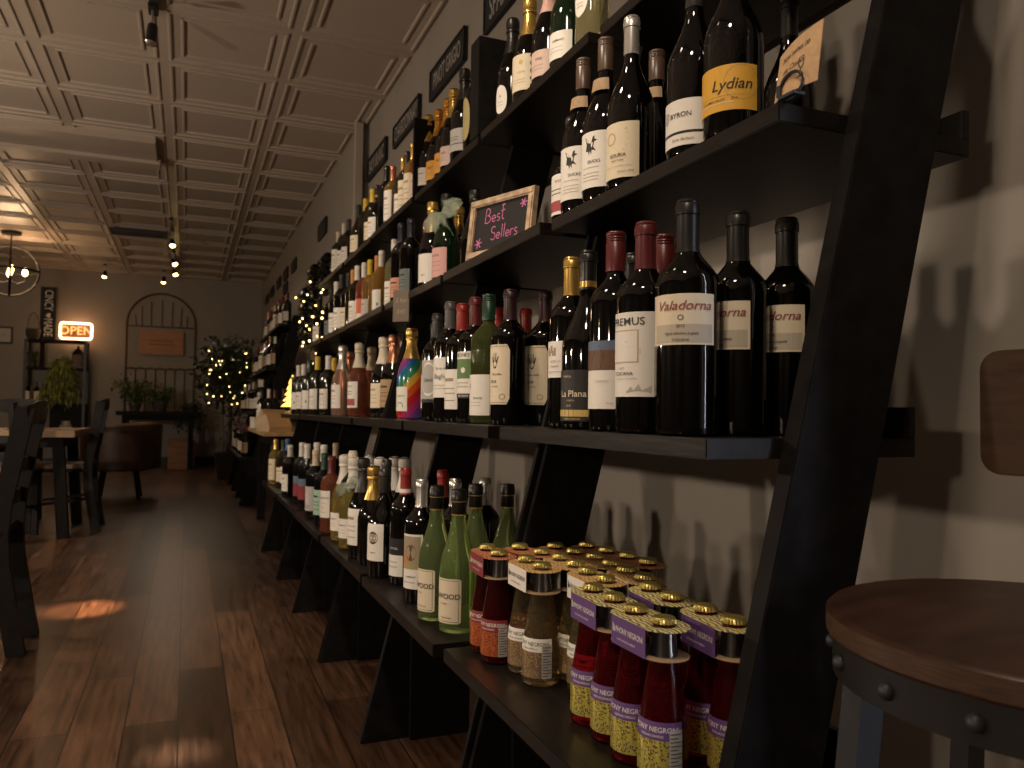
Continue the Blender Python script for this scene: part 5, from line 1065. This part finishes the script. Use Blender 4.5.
# CINCY MADE board standing on the stand, letters turned on their side
cs = thing('vertical_sign', 'tall narrow black board with sideways white letters', 'sign', (-1.93, 13.36, 1.862))
MB().box(-.105, .105, -.012, .012, 0, .80).build('board', M_CHALK, cs)
m = MB()
for (a, b_, c_, d_) in ((-.105, -.092, 0, .80), (.092, .105, 0, .80), (-.092, .092, 0, .013), (-.092, .092, .787, .80)): m.box(a, b_, -.017, -.012, c_, d_)
m.build('border', M_GUN, cs)
m = MB(); flat_text(m, 'CINCY', .125, lambda q, r: (r * 1.25, -.0130, .60 - q * .80), 0); flat_text(m, 'MADE', .125, lambda q, r: (r * 1.25, -.0130, .20 - q * .80), 0)
v = [(0, -.034)] + arc(.017, .012, .019, .020, -30, 170, 7) + arc(-.017, .012, .019, .020, 10, 210, 7); m.add([(y_, -.0130, .375 - x_) for x_, y_ in v], [tuple(range(len(v)))])
m.build('lettering', MATS['p_white'], cs)

# neon OPEN sign
ns = thing('open_sign', 'glowing neon open sign on top of the shelf stand', 'sign', (-1.545, 13.22, 1.875))
NW, NH, NR = .205, .115, .035
pts = []
for cx_, cz_, a0 in ((NW - NR, NH - NR, 0), (-NW + NR, NH - NR, 90), (-NW + NR, -NH + NR, 180), (NW - NR, -NH + NR, 270)): pts += arc(cx_, cz_, NR, NR, a0, a0 + 90, 5)
MB().box(-NW - .02, NW + .02, .012, .022, .005, 2 * NH + .045).build('back_panel', mat('clear_board', (.42, .17, .05), .4), ns)
MB().tube([(x_, 0, z_ + NH + .025) for x_, z_ in pts], .014, 10, closed=True).build('border_tube', mat('neon_white', (1, .8, .6), .4, emit=(1, .70, .42), estr=5), ns, smooth=True)
v, fc = text_geo('OPEN', .17); m = MB()
m.add([(x_, -.004, z_ + NH + .025) for x_, z_ in v], fc); m.build('letters', mat('neon_orange', (1, .4, .1), .4, emit=(1, .42, .12), estr=1.5), ns)
MB().box(-.05, .05, .0, .03, -.013, .008).build('foot', M_METAL, ns)
# framed picture
fp = thing('framed_picture', 'dark framed picture with white mat on back wall', 'picture', (-2.56, YB - .02, 1.93))
m = MB()
for (a, b_, c_, d_) in ((-.17, .17, .10, .125), (-.17, .17, -.125, -.10), (-.17, -.145, -.10, .10), (.145, .17, -.10, .10)): m.box(a, b_, -.015, .02, c_, d_)
m.build('frame', M_PLANT_POT, fp); MB().box(-.145, .145, 0, .02, -.10, .10).build('print', MATS['p_dim'], fp)
m = MB()
flat_text(m, 'NOTE', .06, lambda q, r: (q, -.0008, r), 0); m.build('lettering', MATS['p_sepia'], fp)

# ------------------------------------------------------------------ orb chandelier
ch = thing('orb_chandelier', 'round iron orb chandelier with candle bulbs, top left', 'chandelier', (-1.97, 10.82, ZC))
CR, CZ = .295, -.46
MB().lathe([(.10, -.03), (.11, -.012), (.10, .0)], 24).build('canopy', M_METAL, ch, smooth=True)
m = MB(); m.tube([(0, 0, -.02), (0, 0, CZ + CR)], .008, 6); m.build('hanging_rod', M_METAL, ch)
for k, a in enumerate((.15, 1.75)):
    m = MB(); m.tube([(CR * math.cos(t) * math.cos(a), CR * math.cos(t) * math.sin(a), CZ + CR * math.sin(t)) for t in [2 * PI * j / 48 for j in range(48)]], .014, 6, closed=True); m.build('orb_ring', M_METAL, ch, smooth=True)
m = MB(); m.tube([(CR * math.cos(t), CR * math.sin(t), CZ) for t in [2 * PI * j / 48 for j in range(48)]], .014, 6, closed=True); m.build('orb_ring', M_METAL, ch, smooth=True)
m = MB(); m.tube([(0, 0, CZ + CR), (0, 0, CZ - CR)], .010, 6); m.build('centre_stem', M_METAL, ch)
for k in range(4):
    a = k * PI / 2 + .25; x_, y_ = .15 * math.cos(a), .17 * math.sin(a)
    arm = MB(); arm.tube([(0, 0, CZ - .12), (x_ * .5, y_ * .5, CZ - .15), (x_, y_, CZ - .11), (x_, y_, CZ - .05)], .008, 6); ao = arm.build('candle_arm', M_METAL, ch)
    MB().lathe([(.012, 0), (.026, .02), (.030, .045), (.014, .09), (.002, .105)], 10).build('bulb', M_BULB, ao, (x_, y_, CZ - .05), smooth=True)

# ------------------------------------------------------------------ track lighting
for ya, yb, lb in ((-2.2, 4.40, 'near ceiling lighting track ending at the first hanging spotlight'), (9.2, 12.2, 'far ceiling lighting track carrying the lit spotlights')):
    tr = thing('lighting_track', lb, 'track', (-.21, ya, ZC))
    MB().box(-.018, .018, 0, yb - ya, -.030, -.002).build('rail', M_GUN, tr); MB().box(-.022, .022, -.01, .02, -.034, -.002).build('end_cap', M_METAL, tr); MB().box(-.022, .022, yb - ya - .02, yb - ya + .01, -.034, -.002).build('end_cap', M_METAL, tr)
def spot_head(label, x, y, aim, lit=True, drop=.14):
    h = thing('track_spotlight', label, 'light', (x, y, ZC - .030))
    MB().box(-.02, .02, -.045, .045, -.018, 0).build('adapter', M_METAL, h)
    MB().tube([(0, 0, -.015), (0, 0, -drop)], .006, 6).build('stem', M_STEEL, h)
    d = Vector(aim).normalized(); c0 = Vector((0, 0, -drop))
    q = d.to_track_quat('Z', 'Y'); M4 = q.to_matrix()
    m = MB().lathe([(.002, -.05), (.022, -.05), (.026, -.03), (.026, .025), (.034, .05), (.031, .05), (.024, .022), (.002, .018)], 18); m.v = [tuple(M4 @ Vector(p) + c0) for p in m.v]; m.build('lamp_can', M_METAL, h, smooth=True)
    m = MB().lathe([(.002, .024), (.022, .026), (.030, .046), (.024, .053), (.002, .057)], 16); m.v = [tuple(M4 @ Vector(p) + c0) for p in m.v]
    m.build('bulb', M_BULB if lit else M_STEEL, h, smooth=True)
    m = MB(); m.ball(c0, .016, 8); m.build('knuckle', M_STEEL, h, smooth=True)
    return h
LAMPS = []
def lamp(label, x, y, target, power, size=75, blend=.6, col=(1, .70, .42), lit=True, rad=.05, head=True):
    src = Vector((x, y, ZC - .17)); d = (Vector(target) - src).normalized()
    if head: spot_head(label, x, y, d, lit)
    if power:
        L = bpy.data.lights.new('track_lamp', 'SPOT'); L.energy = power; L.spot_size = math.radians(size); L.spot_blend = blend; L.color = col; L.shadow_soft_size = rad
        o = bpy.data.objects.new('track_lamp', L); COL.objects.link(o); o.location = src + d * .066; o.rotation_euler = d.to_track_quat('-Z', 'Y').to_euler()
# ------------------------------------------------------------------ between the shelf rows: wine rack, lit tree, table things
rk = thing('wine_rack', 'black wall rack holding bottles on their sides', 'rack', (XWF, 6.1, 0))
RB = [(.909, 1.995), (.905, 1.900), (.908, 1.790), (.822, 1.905), (.820, 1.812), (.822, 1.715), (.824, 1.628), (.765, 1.735), (.768, 1.640), (.772, 1.545), (.768, 1.455), (.862, 1.56), (.862, 1.47), (.80, 1.37), (.89, 1.37), (.94, 1.64)]
PY = 5.72
m = MB()
for x in (.872, 1.0): m.box(x - .008 - XWF, x + .008 - XWF, PY + .02 - 6.1, PY + .036 - 6.1, 1.30, 2.0); m.box(x - .008 - XWF, x + .008 - XWF, PY + .20 - 6.1, PY + .216 - 6.1, 1.30, 2.0)
m.build('uprights', M_METAL, rk)
for zz in (1.32, 1.97): MB().box(-.236, 0, PY + .02 - 6.1, PY + .036 - 6.1, zz - .008, zz + .008).build('wall_bracket', M_METAL, rk)
for k, (x, z) in enumerate(RB):
    MB().box(x - .03 - XWF, x + .03 - XWF, PY + .015 - 6.1, PY + .22 - 6.1, z - .047, z - .041).build('cradle', M_METAL, rk)
    o = link('wine_bottle', body_mesh('B', 'dark'), None, (x, PY, z)); o.rotation_euler = (-PI / 2, 0, 0)
    link('capsule', cap_mesh('B', 'cap', ['black', 'maroon', 'charcoal'][k % 3]), o)
    tag(o, 'dark bottle lying in the wall rack, round butt end toward the room', 'bottle', 'bottles lying in the wall rack')
rnd = random.Random(21)
string_lights('warm fairy lights draped down the wall wine rack', [(.80 + .09 * math.sin(k * .9) + rnd.uniform(-.03, .03), 5.66 + rnd.uniform(-.02, .02), 1.80 - k * .024) for k in range(36)], .006)
string_lights('short string of fairy lights along the far end of third shelf', [(.70 + rnd.uniform(0, .08), 5.18 - .02 * k + rnd.uniform(-.02, .02), 1.33 + .16 * abs(math.sin(k * .8)) + rnd.uniform(0, .03)) for k in range(9)], .007)

# lit tree figure at the far end of the second shelf
lt = thing('lit_tree_figure', 'small glowing yellow tree figure on the second shelf end', 'lamp', (.610, 5.12, LEVEL[2]))
MB().lathe([(.05, 0), (.05, .012), (.012, .02), (.010, .05)], 14).build('base', M_TBL, lt)
m = MB(); z = .045
for k in range(5):
    r0 = .070 - .011 * k; n = 10; vs = [(r0 * (1.0 if j % 2 else .62) * math.cos(PI * j / n), r0 * (1.0 if j % 2 else .62) * math.sin(PI * j / n), z) for j in range(2 * n)] + [(0, 0, z + .058), (0, 0, z + .014)]
    m.add(vs, [(j, (j + 1) % (2 * n), 2 * n) for j in range(2 * n)] + [((j + 1) % (2 * n), j, 2 * n + 1) for j in range(2 * n)]); z += .036
m.build('tiers', mat('glowing_tree', (1, .7, .2), .4, emit=(1, .55, .10), estr=2.2), lt)
tag(MB().box(-.006, .006, -.03, .03, 0, .23).build('wooden_board', M_TBL, None, (.60, 5.035, LEVEL[2]), bevel=.002), 'narrow upright wooden board beside the glowing tree', 'board')

TZ = .75
for k, (x, y, cc, key, lab) in enumerate(((.60, 6.55, 'white', 'none', 'slim dark bottle with white cap on the oak-topped table'), (.56, 6.72, 'black', 'whitetall', 'dark bottle with tall white label on the oak-topped table'), (.70, 6.40, 'black', 'tan', 'dark bottle with brown label on the oak-topped table'), (.66, 6.68, 'maroon', 'dimwhite', 'dark bottle with maroon cap on the oak-topped table'))):
    bottle(2, 'B', x, y, .31, 'dark', 'cap', cc, key, '', '', z=TZ, label=lab, group='bottles on the oak-topped table')
bx = thing('gift_box', 'small white box on the oak-topped table', 'box', (.53, 6.60, TZ), .2)
MB().box(-.05, .05, -.06, .06, 0, .07).build('box_body', MATS['p_white'], bx, bevel=.002); MB().box(-.052, .052, -.062, .062, .062, .085).build('lid', MATS['p_cream'], bx, bevel=.002)
bg = thing('paper_bag', 'crumpled kraft paper bag at the near end of oak table', 'bag', (.545, 5.56, TZ), .3)
m = MB(); vs = []
for k, (w_, d_, z_) in enumerate(((.075, .10, 0), (.085, .11, .03), (.08, .10, .07), (.085, .05, .11), (.09, .012, .14))):
    vs += [(-w_ + .01 * (k % 2), -d_, z_), (w_, -d_ + .008 * k, z_ + .006), (w_ - .008, d_, z_), (-w_, d_, z_ + .01)] if z_ else [(-w_, -d_, 0), (w_, -d_, 0), (w_, d_, 0), (-w_, d_, 0)]
m.add(vs, [(4 * i + c, 4 * i + (c + 1) % 4, 4 * i + 4 + (c + 1) % 4, 4 * i + 4 + c) for i in range(4) for c in range(4)] + [(0, 3, 2, 1), (16, 17, 18, 19)])
m.build('bag_body', mat('bag_paper', (.46, .34, .21), .7), bg)
m = MB().box(-.088, .088, -.014, -.011, .112, .138); m.build('folded_top', mat('bag_fold', (.40, .29, .18), .7), bg)

# bottles on the far shelf row
rnd = random.Random(33)
for lv in (1, 2, 3, 4):
    y = 7.86
    k = 0
    while y < 9.88:
        if any(abs(y - s) < .06 for s in (8.48, 9.21, 9.94, 7.75)): y += .03; continue
        kind = rnd.choice('BBU'); x = xf(LEVEL[lv]) + .06 + rnd.uniform(0, .03)
        bottle(lv, kind, x, y, .30 * rnd.uniform(.97, 1.04), rnd.choice(['dark', 'dark', 'olive']), 'cap', rnd.choice(['black', 'maroon', 'charcoal', 'cream', 'copper']) if lv > 1 else rnd.choice(['black', 'maroon', 'plum']), rnd.choice(['white', 'cream', 'white', 'dimwhite', 'whitetall', 'tan']), '', '',
               label='dark bottle with pale label, one of the far shelf row on its ' + LNAME[lv], group='far row ' + LNAME[lv] + ' bottles', face=PI + .55 + rnd.uniform(-.2, .2))
        y += rnd.uniform(.098, .125)

# ------------------------------------------------------------------ lights
WARM = (1, .82, .62)
lamp('nearest hanging track spotlight, knuckle shining', -.213, 4.32, (-.41, 4.0, 0), 1000, size=7, blend=.35, lit=False, col=(1, .55, .28))
lamp('brightest lit track spotlight over the far aisle', -.205, 9.75, (.1, 8.0, .0), 18, col=WARM)
lamp('second lit track spotlight over the far aisle', -.205, 11.05, (.6, 9.4, 1.0), 12, col=WARM)
lamp('third lit track spotlight near the back wall', -.205, 11.9, (.3, 10.5, 1.0), 8, col=WARM)
lamp('small track spotlight left of the track end', -.364, 12.65, (-.5, 11.9, .8), 6, col=WARM)
lamp('lone small spotlight near the back wall', -1.127, 12.5, (-1.3, 11.6, .8), 7, col=WARM)
lamp('track spotlight behind the camera aimed at the nearest shelf', -.205, .2, (.72, 1.35, .95), 48, size=66, col=WARM, rad=.12)
lamp('track spotlight above the camera aimed along the shelves', -.205, 1.5, (.72, 2.1, .9), 46, col=WARM, rad=.10)
lamp('unseen track spotlight added above the aisle for the floor light patch', -.205, 2.6, (.005, 2.26, 0), 600, size=3.6, blend=.4, col=WARM)  # unseen head added to throw a small light patch on the floor
lamp('track spotlight above the aisle aimed at the middle shelves', -.205, 3.3, (.75, 3.7, 1.1), 30, col=WARM)
def pendant(label, x, y, z, power, rad=.06):  # unseen pendants added on the left as fill for wall and ceiling
    h = thing('fill_lamp', label, 'light', (x, y, ZC), 0, 'added fill lamps out of view')
    MB().lathe([(.05, -.025), (.055, -.008), (.05, .0)], 16).build('canopy', M_METAL, h)
    MB().tube([(0, 0, -.02), (0, 0, z - ZC + .10)], .004, 6).build('cord', M_METAL, h)
    MB().lathe([(.002, .10), (.02, .10), (.022, .05), (.016, .045), (.002, .045)], 14).build('socket', M_STEEL, h, (0, 0, z - ZC))
    MB().lathe([(.012, .05), (.020, .03), (.032, .0), (.028, -.025), (.012, -.04), (.002, -.043)], 14).build('bulb', M_BULB, h, (0, 0, z - ZC), smooth=True)
    P = bpy.data.lights.new('fill_glow', 'POINT'); P.energy = power; P.color = (1, .81, .62); P.shadow_soft_size = rad
    o = bpy.data.objects.new('fill_glow', P); COL.objects.link(o); o.location = (x, y, z - .12)
for k, (y, e) in enumerate(((-.9, 54), (2.0, 72), (4.9, 80))):
    pendant(['added unseen fill pendant, nearest the shop window', 'added unseen fill pendant, middle one', 'added unseen fill pendant, farthest one'][k], -2.5, y, 1.52, e)
def area(name, loc, rot, sx, sy, e, col):
    L = bpy.data.lights.new(name, 'AREA'); L.shape = 'RECTANGLE'; L.size = sx; L.size_y = sy; L.energy = e; L.color = col
    o = bpy.data.objects.new(name, L); COL.objects.link(o); o.location = loc; o.rotation_euler = rot
area('window_daylight', (XW + .125, -.585, 1.28), (0, PI / 2, 0), 1.9, .018, 7.5, (.78, .84, 1.0))
area('window_daylight', (XW + .125, -.19, 1.28), (0, PI / 2, 0), 1.9, .018, 7.5, (.78, .84, 1.0))
P = bpy.data.lights.new('chandelier_glow', 'POINT'); P.energy = 18; P.color = (1, .62, .34); P.shadow_soft_size = .12
o = bpy.data.objects.new('chandelier_glow', P); COL.objects.link(o); o.location = (-1.97, 10.82, ZC - .40)
P = bpy.data.lights.new('neon_glow', 'POINT'); P.energy = 4; P.color = (1, .55, .25); P.shadow_soft_size = .1
o = bpy.data.objects.new('neon_glow', P); COL.objects.link(o); o.location = (-1.545, 13.37, 2.03)

wd = bpy.data.worlds.new('dim_room_air'); SC.world = wd; wd.use_nodes = True
wd.node_tree.nodes['Background'].inputs[0].default_value = (.55, .50, .48, 1); wd.node_tree.nodes['Background'].inputs[1].default_value = .05

# ------------------------------------------------------------------ camera
cam = bpy.data.cameras.new('camera'); cam.sensor_width = 36; cam.lens = 790 / 1024 * 36; cam.clip_start = .02
cam.dof.use_dof = True; cam.dof.focus_distance = 1.35; cam.dof.aperture_fstop = 8.0
co = bpy.data.objects.new('camera', cam); COL.objects.link(co)
R_ = Vector(CAM_R); U_ = Vector(CAM_U); F_ = Vector(CAM_F)
M3 = Matrix((R_, U_, -F_)).transposed()
co.matrix_world = Matrix.Translation((0, 0, FL)) @ M3.to_4x4()
SC.camera = co
SC.view_settings.view_transform = 'Standard'
try: SC.view_settings.look = 'None'
except Exception: pass
SC.view_settings.gamma = 1; SC.view_settings.use_curve_mapping = False
SC.view_settings.exposure = 0.45
SC.cycles.max_bounces = 8; SC.cycles.transmission_bounces = 8; SC.cycles.sample_clamp_indirect = 4
try:
    SC.cycles.use_denoising = True; SC.cycles.denoiser = 'OPENIMAGEDENOISE'
except Exception: pass
